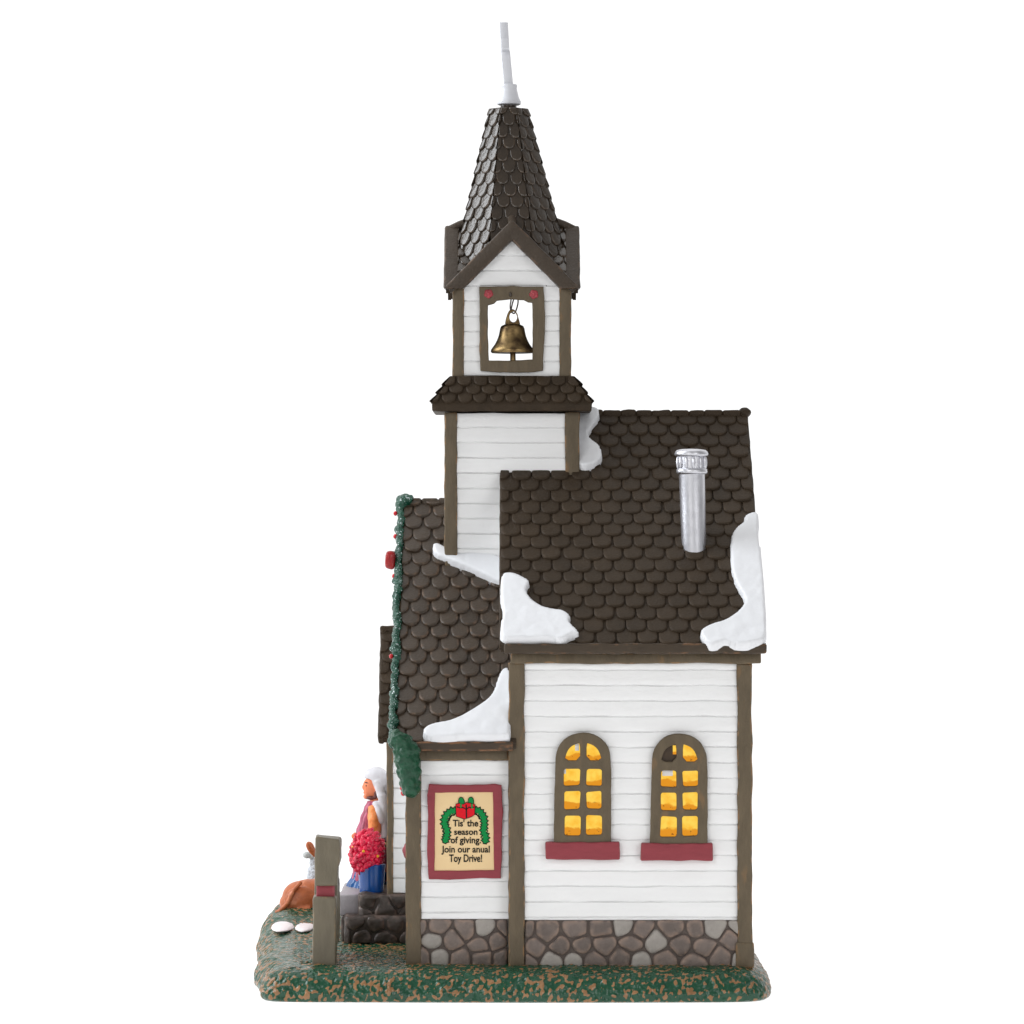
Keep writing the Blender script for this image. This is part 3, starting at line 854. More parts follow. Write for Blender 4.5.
def window(dx, dz, seed, dark=False, sill=(545.5, 619.5)):
    fx = lambda px: px - 512 + dx
    fz = lambda py: 512 - py - dz
    outer = [(fx(553.5), fz(843.5)), (fx(611), fz(843.5)), (fx(611), fz(770)), (fx(610.3), fz(757))]
    cx, rr = 583, 27.2
    for i in range(1, 16):
        th = math.pi * i / 16; outer.append((fx(cx + rr * math.cos(th)), fz(757 - 25 * math.sin(th))))
    outer += [(fx(555.7), fz(757)), (fx(555), fz(775))]
    holes = []
    rows = [(769, 785), (791, 808.5), (815, 834.5)]
    for (c0, c1) in ((564.3, 580), (586.3, 601.8)):
        for (r0, r1) in rows:
            j_ = [random.uniform(-.7, .7) for _ in range(4)]
            q = [(fx(c0 + j_[0]), fz(r1 + j_[1])), (fx(c1 + j_[2]), fz(r1 + j_[3])), (fx(c1 + j_[1]), fz(r0 + j_[2])), (fx(c0 + j_[3]), fz(r0 + j_[0]))]
            holes.append(chaikin(dens(q, 5, .3, seed), 2))
    # arched top lights
    l = [(fx(564.5), fz(760)), (fx(580), fz(760)), (fx(580), fz(743))]
    l += [(fx(577), fz(743.2)), (fx(571), fz(746)), (fx(567), fz(751))]
    r_ = [(fx(586.5), fz(760)), (fx(601.8), fz(760)), (fx(599), fz(751)), (fx(595), fz(746)), (fx(589), fz(743.2)), (fx(586.5), fz(743))]
    holes += [chaikin(l, 1), chaikin(r_, 1)]
    V, F = curve_solid([dens(outer, 3, .6, seed)] + holes, 5.2, 1.1)
    mb = MB(); mb.add([(a, -1.6 - h * .96, b) for a, b, h in V], F)
    w = obj('window', mb, [M['trim']], church, angle=60)
    # panes: one mesh, uv 0..1 on each pane
    me_v = []; me_f = []; uvs = []; mi = []
    def quad(x0, x1, z0, z1, y=-2.3, m=0):
        b = len(me_v)
        me_v.extend([(x0, y, z0), (x1, y, z0), (x1, y, z1), (x0, y, z1)]); me_f.append((b, b + 1, b + 2, b + 3)); uvs.extend([(0, 0), (1, 0), (1, 1), (0, 1)]); mi.append(m)
    for (c0, c1) in ((564, 580.5), (586, 602)):
        for (r0, r1) in [(742, 760.5)] + rows:
            m_ = 1 if (dark and c0 < 570 and r0 == 742) else 0
            quad(fx(c0 - 1.5), fx(c1 + 1.5), fz(r1 + 1.2), fz(r0 - 1), m=m_)
    if dark:
        quad(fx(566), fx(576.5), fz(774.5), fz(768.4), y=-2.6, m=2)
        quad(fx(576.5), fx(580), fz(753), fz(744), y=-2.6, m=0)
    else:
        quad(fx(575), fx(579), fz(750.5), fz(743.5), y=-2.6, m=2)
        quad(fx(563.5), fx(566), fz(773.5), fz(769), y=-2.6, m=2)
    loc = ORIGIN[w.name]
    me = bpy.data.meshes.new('pane'); me.from_pydata([((a - loc[0]) * S, (b - loc[1]) * S, (c - loc[2]) * S) for a, b, c in me_v], [], me_f)
    ul = me.uv_layers.new(name='UVMap')
    for i, u in enumerate(uvs): ul.data[i].uv = u
    for q in (M['glow'], M['pane_dark'], M['pane_white']): me.materials.append(q)
    me.polygons.foreach_set('material_index', mi)
    p = bpy.data.objects.new('pane', me); COL.objects.link(p); p.parent = w
    mb = MB(); rbox(mb, fx(sill[0]), fx(sill[1]), -9, .5, fz(858.8), fz(841.5), r=1.6, step=5, wob=.8, lam=14, fine=.15)
    obj('sill', mb, [M['red']], w)
    return w
window(0, 0, 1.0); window(96.2, 1.2, 2.0, dark=True, sill=(544.5, 616.5))

TC = RIDGE_D - 9.0
# tower shaft --------------------------------------------------------
TD0, TD1 = TC - 71, TC + 71
mb = MB()
mb.add([(-63, TD0 + 7, -90), (63, TD0 + 7, -90), (63, TD1 - 7, -90), (-63, TD1 - 7, -90), (-63, TD0 + 7, 104), (63, TD0 + 7, 104), (63, TD1 - 7, 104), (-63, TD1 - 7, 104)],
       [(0, 1, 2, 3), (4, 5, 6, 7), (0, 1, 5, 4), (1, 2, 6, 5), (2, 3, 7, 6), (3, 0, 4, 7)], 0)
tz0 = -92
siding(mb, 124, 196, 15.9, W_((-62, TD0 + 3.2, tz0), (1, 0, 0)), seed=21, mat=1, v_first=6)
siding(mb, 134, 196, 15.9, W_((66.5, TD0 + 4, tz0), (0, 1, 0)), seed=22, mat=1, du=10, v_first=6)
siding(mb, 134, 196, 15.9, W_((-66.5, TD1 - 4, tz0), (0, -1, 0)), seed=23, mat=1, du=10, v_first=6)
siding(mb, 134, 196, 15.9, W_((67, TD1 - 3.5, tz0), (-1, 0, 0)), seed=24, mat=1, du=10, v_first=6)
obj('tower_wall', mb, [M['core'], M['siding']], church, angle=40)
board(-71, -57.5, TD0 - 1, TD0 + 13, -58, 105, wob=.9)
board(55.5, 71, TD0 - 1, TD0 + 13, -58, 105, wob=.9)
board(-71, -57.5, TD1 - 13, TD1 + 1, -58, 105)
board(55.5, 71, TD1 - 13, TD1 + 1, -58, 105)

# skirt roof -----------------------------------------------------------
mb = MB()
hb, ht_, zb_, zt_ = 83.5, 64.0, 113.5, 143.0
ring_ = []
for (h, z) in ((hb - 1, 105.5), (hb, 106.5), (hb + .3, 112), (hb, zb_), (ht_, zt_)):
    n = 24; pts = []
    for sd_ in range(4):
        for i in range(n):
            t = -1 + 2 * i / n
            a, b = [(t, -1), (1, t), (-t, 1), (-1, -t)][sd_]
            p = Vector((a * h, TC + b * h, z)); pts.append(p + nvec(p, 12, 2) * .8)
    ring_.append(pts)
vs = [p for r in ring_ for p in r]; n = 96; fs = []
for r in range(4):
    for i in range(n): fs.append((r * n + i, r * n + (i + 1) % n, (r + 1) * n + (i + 1) % n, (r + 1) * n + i))
fs.append(tuple(range(n))); fs.append(tuple(range(4 * n, 5 * n)))
mb.add(vs, fs, 0, [0.9 if i < 2 * n else 0. for i in range(5 * n)])
for q in range(4):
    U = [Vector((1, 0, 0)), Vector((0, 1, 0)), Vector((-1, 0, 0)), Vector((0, -1, 0))][q]
    O_ = [Vector((0, -1, 0)), Vector((1, 0, 0)), Vector((0, 1, 0)), Vector((-1, 0, 0))][q]
    V = (-O_ * (hb - ht_) + Vector((0, 0, zt_ - zb_))); vl = V.length; V.normalize(); Nn = U.cross(V)
    O = Vector((0, TC, zb_)) + O_ * hb
    shingles(mb, frame_xf(O, U, V, Nn), lambda v: (-(hb - (hb - ht_) * v / vl), hb - (hb - ht_) * v / vl), vl, 16.5, 10.6, t=3.4, seed=40 + q, v_start=.5, square=.7, overlap=1.45, width=.46, centred=0)
obj('skirt_roof', mb, [M['roof']], church, angle=60)

# belfry ------------------------------------------------------------------
BD0, BD1 = TC - 61, TC + 61
bz = 140.0
# opening in belfry coords (world x,z at BD0)
def bp_(px, py): p = at(px, py, BD0); return (p.x, p.z)
hx0, hz0 = bp_(487.8, 361); hx1, hz1 = bp_(534.5, 302)
mb = MB()
def gable_keep(w, h_e, zpk):
    return lambda u, v: v < h_e + (1 - abs(u - w / 2) / (w / 2)) * zpk
gz = 292 - bz
front_keep = lambda u, v: (v < 92 + (1 - abs(u - 55) / 55) * 62) and not (hx0 - 3 < u - 55 < hx1 + 3 and hz0 - 3 < v + bz < hz1 + 3)
back_keep = lambda u, v: (v < 92 + (1 - abs(u - 55) / 55) * 62) and not (-27 < 55 - u < 27 and 148 < v + bz < 236)
siding(mb, 110, 156, 15.9, W_((-55, BD0 + 2.4, bz), (1, 0, 0)), seed=31, mat=0, v_first=3, keep=front_keep, du=2.5)
siding(mb, 110, 156, 15.9, W_((55, BD1 - 2.4, bz), (-1, 0, 0)), seed=32, mat=0, v_first=3, keep=back_keep, du=2.5)
side_keep = lambda u, v: v < 92 + (1 - abs(u - 58) / 58) * 62
siding(mb, 116, 156, 15.9, W_((58.5, BD0 + 3, bz), (0, 1, 0)), seed=33, mat=0, v_first=3, keep=side_keep, du=5)
siding(mb, 116, 156, 15.9, W_((-58.5, BD1 - 3, bz), (0, -1, 0)), seed=34, mat=0, v_first=3, keep=side_keep, du=5)
obj('belfry_wall', mb, [M['siding']], church, angle=40)
for sx in (-1, 1):
    for (d0, d1) in ((BD0 - 1.5, BD0 + 11), (BD1 - 11, BD1 + 1.5)):
        x0, x1 = (-62.5, -50.5) if sx < 0 else (50, 62.5)
        board(x0, x1, d0, d1, bz - 1, 240, wob=.9)
# opening frame (front), with wavy inner edge, and the jamb box behind it
fo = [bp_(*p) for p in ((479.5, 287), (510, 286.2), (543.8, 287), (544.6, 300), (545, 330), (543.5, 350), (543, 371), (528, 372.5), (500, 372.5), (480.5, 371), (479.3, 345), (479.6, 310))]
fi = [bp_(*p) for p in ((487.8, 305), (494, 303.5), (497, 301), (510, 299.5), (524, 300), (528, 302.5), (532, 303), (532.6, 330), (532.4, 359.5), (510, 361), (489, 360.5), (488, 335))]
V, F = curve_solid([dens(fo, 3, .9, 5), dens(fi, 3, .7, 6)], 9, 1.2)
mb = MB(); mb.add([(a, BD0 + 5 - h, b) for a, b, h in V], F)
bell_frame = obj('bell_frame', mb, [M['trim']], church, angle=60)
V, F = curve_solid([dens([(-35, 150), (35, 150), (35, 242), (-35, 242)], 4, .5, 5), dens([(-26, 150.5), (26, 150.5), (26, 234), (-26, 234)][::1], 4, .5, 6)], 9, 1.2)
for (px, py, sd_) in ((488.6, 294, 1), (533.8, 294.6, 2)):
    mb = MB(); x_, z_ = bp_(px, py)
    for k in range(5):
        th = k * 2 * math.pi / 5 + sd_
        ellipsoid(mb, (x_ + 2.3 * math.cos(th), BD0 - 4.2, z_ + 2.3 * math.sin(th)), (2.7, 1.5, 2.7), nu=10, nv=6, tone=random.uniform(-1, 1))
    ellipsoid(mb, (x_, BD0 - 5, z_), (2, 1.4, 2), nu=10, nv=6, tone=1.0)
    obj('rosette', mb, [M['rosette']], bell_frame)
mb = MB()
V, F = curve_solid([[(-36, 148.5), (36, 148.5), (36, 243), (-36, 243)], [(-27, 150), (27, 150), (27, 236), (-27, 236)]], 7, 1)
mb.add([(a, BD1 - 4 + h, b) for a, b, h in V], F)
obj('bell_frame', mb, [M['trim']], church, angle=60)

# belfry roof: two crossing gables --------------------------------------------
mb = MB()
GH, GZe, GZp = 71.5, 233.5, 305.0    # half size, eave height, peak height
sl = Vector((0, GH, GZp - GZe)).length
for q in range(4):
    A = [Vector((0, -1, 0)), Vector((1, 0, 0)), Vector((0, 1, 0)), Vector((-1, 0, 0))][q]     # outward direction of this gable end
    B = A.cross(Vector((0, 0, 1)))                                                            # along the gable face
    C0 = Vector((0, TC, 0))
    pk_ = C0 + Vector((0, 0, GZp - 2.5))
    tube(mb, [pk_ + A * (GH - .5) + Vector((0, 0, -2)), pk_ + A * (GH - 6), pk_ + A * 56 + Vector((0, 0, 4)), pk_ + A * 44 + Vector((0, 0, 8))], [3.2, 4, 4.6, 5], n=12, mat=1)
    for s in (-1, 1):
        vlo = 8 if (q == 2 or (q == 1 and s < 0) or (q == 3 and s > 0)) else 0
        Vv = (B * -s * GH + Vector((0, 0, GZp - GZe))).normalized()      # up slope
        Nn = (B * s * (GZp - GZe) + Vector((0, 0, GH))).normalized()
        O = C0 + B * s * GH + Vector((0, 0, GZe))
        xf_ = frame_xf(O, A, Vv, Nn)
        # rake slab: from gable end back to the valley
        poly_ = [(GH - 7, -4), (GH, -4), (GH, sl), (GH - 7, sl)]
        cut = lambda u, v, n, xf_=xf_: xf_(u, v + (1.6 - n) * .96 * max(0, 1 - v / sl), n)
        rbox(mb, GH - 16, GH + .5, vlo, sl + .5, -14.0, 1.6, r=2.4, step=6, wob=.7, lam=13, mat=1, xf=cut, fine=.15)
        slab(mb, [(GH - 5, 3), (GH - 2, 3), (GH - 2, sl), (2, sl)], xf_, -8, 0)
        shingles(mb, xf_, lambda v: (min(max(0.0, GH * (1 - v / sl)) - 1, GH - 14), GH - 14), sl - 3, 13.5, 12.5, t=2.4, seed=60 + q * 2 + s, v_start=1, square=.7, overlap=1.45)
obj('belfry_roof', mb, [M['roof_gloss'], M['roof_worn']], church, angle=60)

# spire --------------------------------------------------------------------
mb = MB()
z0s, z1s = 226.0, 430.0
i0, i1 = 67.5, 18.8         # inradius (half width) bottom and top
lean = -3.6 / (z1s - z0s)
tn8 = math.tan(math.pi / 8)
vs = []; fs = []
zc_ = z0s + (i0 - 56) / (i0 - i1) * (z1s - z0s)
for (ir, z) in ((56, zc_), (i1 - .5, z1s), (i1 - 4, z1s + .4)):
    for k in range(8):
        th = math.pi / 8 + k * math.pi / 4; R = ir / math.cos(math.pi / 8)
        vs.append((R * math.cos(th) + lean * (z - z0s), TC + R * math.sin(th), z))
for r in range(2):
    for k in range(8): fs.append((r * 8 + k, r * 8 + (k + 1) % 8, (r + 1) * 8 + (k + 1) % 8, (r + 1) * 8 + k))
fs.append(tuple(range(16, 24)))
mb.add(vs, fs, 0)
for k in range(8):
    th = -math.pi / 2 + k * math.pi / 4
    A = Vector((math.cos(th), math.sin(th), 0)); U = Vector((-math.sin(th), math.cos(th), 0))
    top = Vector((lean * (z1s - z0s), TC, z1s)) + A * i1; bot = Vector((0, TC, z0s)) + A * i0
    V = top - bot; vl = V.length; V.normalize(); Nn = U.cross(V)
    if Nn.dot(A) < 0: Nn = -Nn
    diag = k % 2 == 1
    def wid(v, vl=vl, diag=diag):
        ir = i0 + (i1 - i0) * v / vl
        return min(tn8 * ir + .6, 80.0 - ir) if diag else tn8 * ir + .6
    lim = lambda v, wid=wid: (-wid(v), wid(v))
    vs0 = 6 if diag else 6 + 13.05 * math.ceil(((i0 - 57) / (i0 - i1) * vl - 6) / 13.05)
    shingles(mb, frame_xf(bot, U, V, Nn), lim, vl, 14.6, 13.05, t=2.7, seed=80 + k, v_start=vs0, square=.62, overlap=1.4, centred=0, width=.46)
obj('spire', mb, [M['roof_gloss']], church, angle=55)

# cross finial (its arms run towards and away from the viewer)
cx0 = at(509, 103, TC)
mb = MB()
lathe(mb, (cx0.x - .5, TC, cx0.z - 6), [(8, 0), (8.6, 1), (8.6, 3.4)], n=24, mat=1)
lathe(mb, (cx0.x, TC, cx0.z - 2.5), [(10.5, 0), (12.6, 1), (12.8, 4), (11.6, 6), (10.2, 10), (9.2, 14), (8.4, 18), (8.8, 19.2), (8.6, 22), (6, 22.6)], n=36, mat=0)
a = at(508.6, 86, TC); b = at(505.4, 52, TC); c = at(503.6, 22.5, TC)
def lean_xf(lo, hi):
    return lambda x, y, z: Vector((lo.x + (hi.x - lo.x) * (z - lo.z) / (hi.z - lo.z) + x, y, z))
rbox(mb, -4.9, 4.9, TC - 5, TC + 5, a.z - 4, b.z + 1, r=1.2, step=10, wob=.15, xf=lean_xf(a, b))
rbox(mb, -4.5, 4.5, TC - 5, TC + 5, b.z, c.z, r=1.2, step=10, wob=.15, xf=lean_xf(b, c))
rbox(mb, -4.3, 4.3, TC - 26, TC + 26, b.z + 1.0, b.z + 11, r=1.2, step=10, wob=.15, xf=lean_xf(b, c))
obj('cross', mb, [M['cross'], M['wire']], church, angle=50)

# chimney ---------------------------------------------------------------
uv = mP(693.5, 547); base = main_xf(uv[0], uv[1], -2)
kf = (CAM + base.y) / CAM
topc = Vector(((691.2 - 512) * kf, base.y, (512 - 450) * kf))
botc = Vector(((694 - 512) * kf, base.y, base.z))
dirn = (topc - botc)
mb = MB()
H = dirn.z; ln = (dirn.x / H, 0)
r0 = 12.3 * kf
lathe(mb, botc, [(r0 * .9, -8), (r0 * .98, 0), (r0, 4), (r0 * 1.03, H * .4), (r0 * 1.06, H - 22 * kf), (r0 * 1.12, H - 18 * kf)], n=40, lean=ln, wob=.35)
chim = obj('chimney', mb, [M['silver']], church, angle=60)
mb = MB()
cz = H - 22 * kf
rc = 15.6 * kf
lathe(mb, botc, [(r0 * 1.0, cz - 2.5), (rc * .96, cz - 1.8), (rc * 1.0, cz), (rc * .98, cz + 3), (rc * .86, cz + 4), (rc * .86, cz + 15.5), (rc * 1.04, cz + 16.5), (rc * 1.09, cz + 18.4), (rc * 1.04, cz + 20.6), (rc * .92, cz + 22.4), (rc * .6, cz + 23.4), (.5, cz + 23.8)], n=48, lean=ln, wob=.3)
for k in range(12):
    th = 2 * math.pi * k / 12 + .1
    cxk = botc.x + ln[0] * (cz + 9) + math.cos(th) * rc * .9; cyk = botc.y + math.sin(th) * rc * .9
    ellipsoid(mb, (cxk, cyk, botc.z + cz + 9.6), (1.9, 1.9, 6.4), nu=8, nv=6)
obj('chimney_cap', mb, [M['silver']], chim, angle=60)

# porch on the front (left) end -------------------------------------------
PD0, PD1 = 196.0, 340.0
pk = (CAM + PD0) / CAM
PX = (389 - 512) * pk
mb = MB()
Zs = -409.0
zpe = (512 - 736) * pk; zpr = (512 - 628) * (CAM + RIDGE_D) / CAM
mb.add([(PX + 2, PD0 + 2, Zs), (PX + 2, PD1 - 2, Zs), (PX + 2, PD1 - 2, zpe), (PX + 2, RIDGE_D, zpr - 8), (PX + 2, PD0 + 2, zpe),
        (-106, PD0 + 2, Zs), (-106, PD1 - 2, Zs), (-106, PD1 - 2, zpe), (-106, RIDGE_D, zpr - 8), (-106, PD0 + 2, zpe)],
       [(0, 1, 2, 3, 4), (0, 1, 6, 5), (1, 2, 7, 6), (2, 3, 8, 7), (3, 4, 9, 8), (4, 0, 5, 9)], 0)
siding(mb, -106 - PX - 4, zpe - Zs, 15.8, W_((PX + 4, PD0 + 1.5, Zs), (1, 0, 0)), seed=51, mat=1, du=3, v_first=8)
siding(mb, -106 - PX - 4, zpe - Zs, 15.8, W_((-106, PD1 - 1.5, Zs), (-1, 0, 0)), seed=52, mat=1, du=3, v_first=8)
siding(mb, PD1 - PD0 - 4, zpr - Zs, 15.8, W_((PX + 1.6, PD1 - 2, Zs), (0, -1, 0)), seed=53, mat=1, du=5, keep=lambda u, v: v < zpe - Zs + (1 - abs(u - 70) / 70) * (zpr - zpe - 10))
obj('porch_wall', mb, [M['core'], M['siding']], church, angle=40)
board(PX - 2.4, PX + 4.6, PD0 - 3, PD0 + 6, Zs - 3, zpe + 4, wob=.7)
board(PX - 2.4, PX + 4.6, PD1 - 6, PD1 + 3, Zs - 3, zpe + 4, wob=.7)
# porch door, facing away to the left
mb = MB(); rbox(mb, PX - 3, PX + 2, RIDGE_D - 32, RIDGE_D + 32, Zs, Zs + 118, r=1.6, step=8, wob=.6)
door = obj('door', mb, [M['trim']], church)
mb = MB(); ellipsoid(mb, (PX - 5, RIDGE_D - 24, Zs + 55), (2.6, 2.6, 2.6)); obj('handle', mb, [M['brass']], door)
# porch roof
mb = MB()
px0 = (378.5 - 512) * (CAM + PD0) / CAM
pe_D = PD0 - 12; pe_Z = (512 - 740) * (CAM + pe_D) / CAM
for s in (-1, 1):
    e = Vector((0, RIDGE_D + s * (RIDGE_D - pe_D), pe_Z)); r_ = Vector((0, RIDGE_D, zpr))
    V = r_ - e; vl = V.length; V.normalize(); U = Vector((1, 0, 0)); Nn = U.cross(V)
    if Nn.z < 0: Nn = -Nn
    xf_ = frame_xf(e, U, V, Nn)
    slab(mb, [(px0 + 1, 2), (-108, 2), (-108, vl), (px0 + 1, vl)], xf_, -8, -.3)
    rbox(mb, px0 - .5, px0 + 6, 0, vl + 1, -9, -.2, r=2.2, step=5, wob=.8, lam=10, xf=xf_)
    shingles(mb, xf_, lambda v: (px0 + .5, -108), vl, 20, 13.5, t=3, seed=90 + s, v_start=2, square=.6, overlap=1.45)
rbox(mb, px0 - 1, -108, RIDGE_D - 5, RIDGE_D + 5, zpr - 5, zpr + 2.6, r=2.6, step=5, wob=.9, lam=9)
porch_roof = obj('porch_roof', mb, [M['roof']], church, angle=60)

# ------------------------------------------------------------------ bell
bellD = BD0 + 4
def bq(px, py): return at(px, py, bellD)
bell = thing('bell', 'small aged brass bell hanging in the open belfry window', 'bell', tuple(bq(512.5, 352)))
k = (CAM + bellD) / CAM
c0 = bq(512.3, 353)
mb = MB()
prof = [(17, .5), (20.6, 0), (21.6, 1.4), (21.2, 3.4), (19.4, 6), (17.2, 9), (15.2, 13), (13.7, 17), (12.8, 21), (12.2, 24.5), (11, 27), (7.5, 28.6), (3, 29.2)]
lathe(mb, c0, [(r * k, z * k) for r, z in prof], n=48, mat=0)
obj('bell_body', mb, [M['brass']], bell, angle=60)
# loop: flat lug with a hole
lug = [bq(504.8, 326), bq(520.5, 326), bq(519.5, 321), bq(516.5, 312), bq(513.8, 309.2), bq(510.8, 309.2), bq(508, 312), bq(505.5, 320)]
hc = bq(513.3, 317)
V, F = curve_solid([chaikin([(p.x, p.z) for p in lug], 2), [(hc.x + 4.1 * math.cos(t * math.pi / 9), hc.z + 5.6 * math.sin(t * math.pi / 9)) for t in range(18)]], 4, .9)
mb = MB(); mb.add([(a, bellD - 2 + h, b) for a, b, h in V], F)
obj('bell_loop', mb, [M['brass']], bell, angle=60)
mb = MB(); p0 = bq(512.8, 351); p1 = bq(513, 362.4)
tube(mb, [p0, p0.lerp(p1, .5), p1], [3, 3, 3.1], n=12); obj('clapper', mb, [M['brass']], bell)
mb = MB()
hook0 = bq(510.6, 295); hook0.y = BD0 - 5
tube(mb, spline([hook0, bq(511, 300), bq(510.2, 306), bq(511, 311), bq(514, 313.5), bq(516.2, 310), bq(518, 303), bq(517.6, 299), bq(515.5, 297.6), bq(513.5, 300), bq(511.4, 308), bq(511, 313)], 5), .75, n=6)
ellipsoid(mb, hook0, (1.6, 1.4, 2.4), nu=8, nv=6)
obj('wire_hook', mb, [M['wire']], bell)

# ------------------------------------------------------------------ poster sign
SD = 8.2
def sp_(px, py): p = at(px, py, SD); return (p.x, p.z)
sign = thing('sign', 'red framed toy drive notice with lettering and green garland on white wall', 'sign', tuple(at(465, 879, SD)))
fo = [sp_(*p) for p in ((429, 784.3), (460, 784.6), (495, 784), (501.5, 785), (502, 800), (503, 812), (501.8, 830), (502, 850), (501, 878.3), (480, 878), (450, 879.6), (428.5, 878.6), (427.2, 850), (428, 815), (427.4, 795))]
fi = [sp_(*p) for p in ((435, 792.5), (493, 792), (494, 870), (434.6, 870.6))]
V, F = curve_solid([dens(fo, 3, .7, 3), dens(fi, 3, .35, 4)], 4, .9)
mb = MB(); mb.add([(a, SD + 1 - h, b) for a, b, h in V], F); obj('sign_frame', mb, [M['red']], sign, angle=60)
mb = MB(); x0, z0 = sp_(434, 871.5); x1, z1 = sp_(494.6, 791.4)
rbox(mb, x0, x1, SD - 1.6, SD + 1, z0, z1, r=.3, step=20, wob=0); obj('paper', mb, [M['paper']], sign)
mb = MB()
for (body, cx, by, w, h) in (("Tis' the", 465.5, 826.2, 25.5, 6.8), ("season", 465.8, 834.6, 23.5, 6.4), ("of giving.", 465.8, 843, 30.5, 6.8), ("Join our anual", 465.6, 852.2, 48.5, 6.8), ("Toy Drive!", 465.6, 861.6, 33, 7.6)):
    V, F = text_mesh(body, w, h); x, z = sp_(cx, by)
    mb.add([(x + a, SD - 1.75 - d, z + b) for a, b, d in V], F)
obj('lettering', mb, [M['ink']], sign, angle=30)
def zz(x, y): return sp_(415 + x / 8.9, 775 + y / 8.9)
def spiky(path, w, seed):
    rnd = random.Random(seed); P_ = spline([(a, b, 0) for a, b in path], 7); L_ = []; R2 = []
    for i, p in enumerate(P_):
        t = (P_[min(i + 1, len(P_) - 1)] - P_[max(i - 1, 0)]).normalized(); nn = Vector((-t.y, t.x, 0))
        ww = w * (.5 + .5 * min(1, min(i, len(P_) - 1 - i) / 3)) * (1.5 if i % 3 == 0 else .8) * rnd.uniform(.9, 1.1)
        L_.append(p + nn * ww); R2.append(p - nn * ww)
    return [(p.x, p.y) for p in L_] + [(p.x, p.y) for p in R2[::-1]]
def scale_poly(pl, g):
    """outline grown by g along its normals"""
    out = []
    n = len(pl)
    ar = sum(pl[i][0] * pl[(i + 1) % n][1] - pl[(i + 1) % n][0] * pl[i][1] for i in range(n))
    for i in range(n):
        a = Vector(pl[i - 1]); b = Vector(pl[(i + 1) % n]); t = (b - a)
        if t.length < 1e-6: out.append(pl[i]); continue
        t.normalize(); nn = Vector((t.y, -t.x)) * (1 if ar > 0 else -1)
        out.append((pl[i][0] + nn.x * g, pl[i][1] + nn.y * g))
    return out
def flat(mb, poly_img, y, d, m):
    pl = [zz(*p) for p in poly_img]
    V, F = curve_solid([pl], d, 0); mb.add([(a, y - h, b) for a, b, h in V], F, m)
mb = MB()
gl = spiky([(372, 318), (320, 322), (275, 365), (262, 430), (285, 490), (280, 550), (262, 600)], 23, 1)
gr = spiky([(522, 308), (572, 322), (608, 370), (618, 440), (610, 500), (628, 550), (622, 605)], 22, 2)
for g in (gl, gr):
    flat(mb, scale_poly(g, 10), SD - 1.7, .25, 1); flat(mb, g, SD - 1.98, .25, 0)
for lp in ([(398, 285), (388, 225), (402, 196), (428, 205), (440, 245), (425, 290)], [(500, 295), (478, 245), (476, 208), (500, 194), (522, 215), (515, 290)]):
    lp = chaikin(lp, 2); flat(mb, scale_poly(lp, 6), SD - 2.3, .2, 1); flat(mb, lp, SD - 2.55, .2, 0)
box_ = [(366, 280), (366, 258), (400, 252), (430, 262), (458, 245), (495, 252), (532, 262), (528, 350), (500, 368), (440, 388), (370, 365)]
flat(mb, scale_poly(box_, 6), SD - 2.8, .2, 1); flat(mb, box_, SD - 3.05, .2, 2)
flat(mb, [(450, 262), (462, 262), (465, 380), (453, 382)], SD - 3.3, .15, 1)
flat(mb, [(372, 275), (400, 285), (425, 280), (455, 300), (455, 308), (425, 292), (400, 294), (372, 286)], SD - 3.3, .15, 1)
flat(mb, [(528, 278), (500, 285), (480, 278), (458, 300), (460, 308), (482, 290), (500, 296), (528, 288)], SD - 3.3, .15, 1)
flat(mb, [(402, 250), (418, 250), (416, 288), (402, 292)], SD - 3.5, .15, 0); flat(mb, [(498, 255), (514, 255), (516, 300), (500, 292)], SD - 3.5, .15, 0)
obj('garland_emblem', mb, [M['ink_green'], M['ink'], M['ink_red']], sign, angle=30)

# ------------------------------------------------------------------ garland on the front gable
garland = thing('garland', 'dark green garland with painted white glints and red berries draped along the front gable edge', 'garland', (AX0 - 4, 268, -280))
src = MB(); rnd = random.Random(5)
gx = AX0 - 2.6
path = []
def rake(t): # t from -1 (front eave) to 1 (back eave)
    D = RIDGE_D + t * (RIDGE_D - a_eD + 2); Z = a_rZ - abs(t) * (a_rZ - a_eZ)
    return Vector((gx + rnd.uniform(-1, 1), D, Z))
n = 150
for i in range(n + 1):
    p = rake(-1 + 2 * i / n)
    ellipsoid(src, p + Vector((rnd.uniform(-1.2, 1.2), 0, rnd.uniform(-2, 2))), (4.1 + rnd.uniform(-.9, 1.1), 6.4, 5.6 + rnd.uniform(-1, 1.2)), nu=10, nv=6)
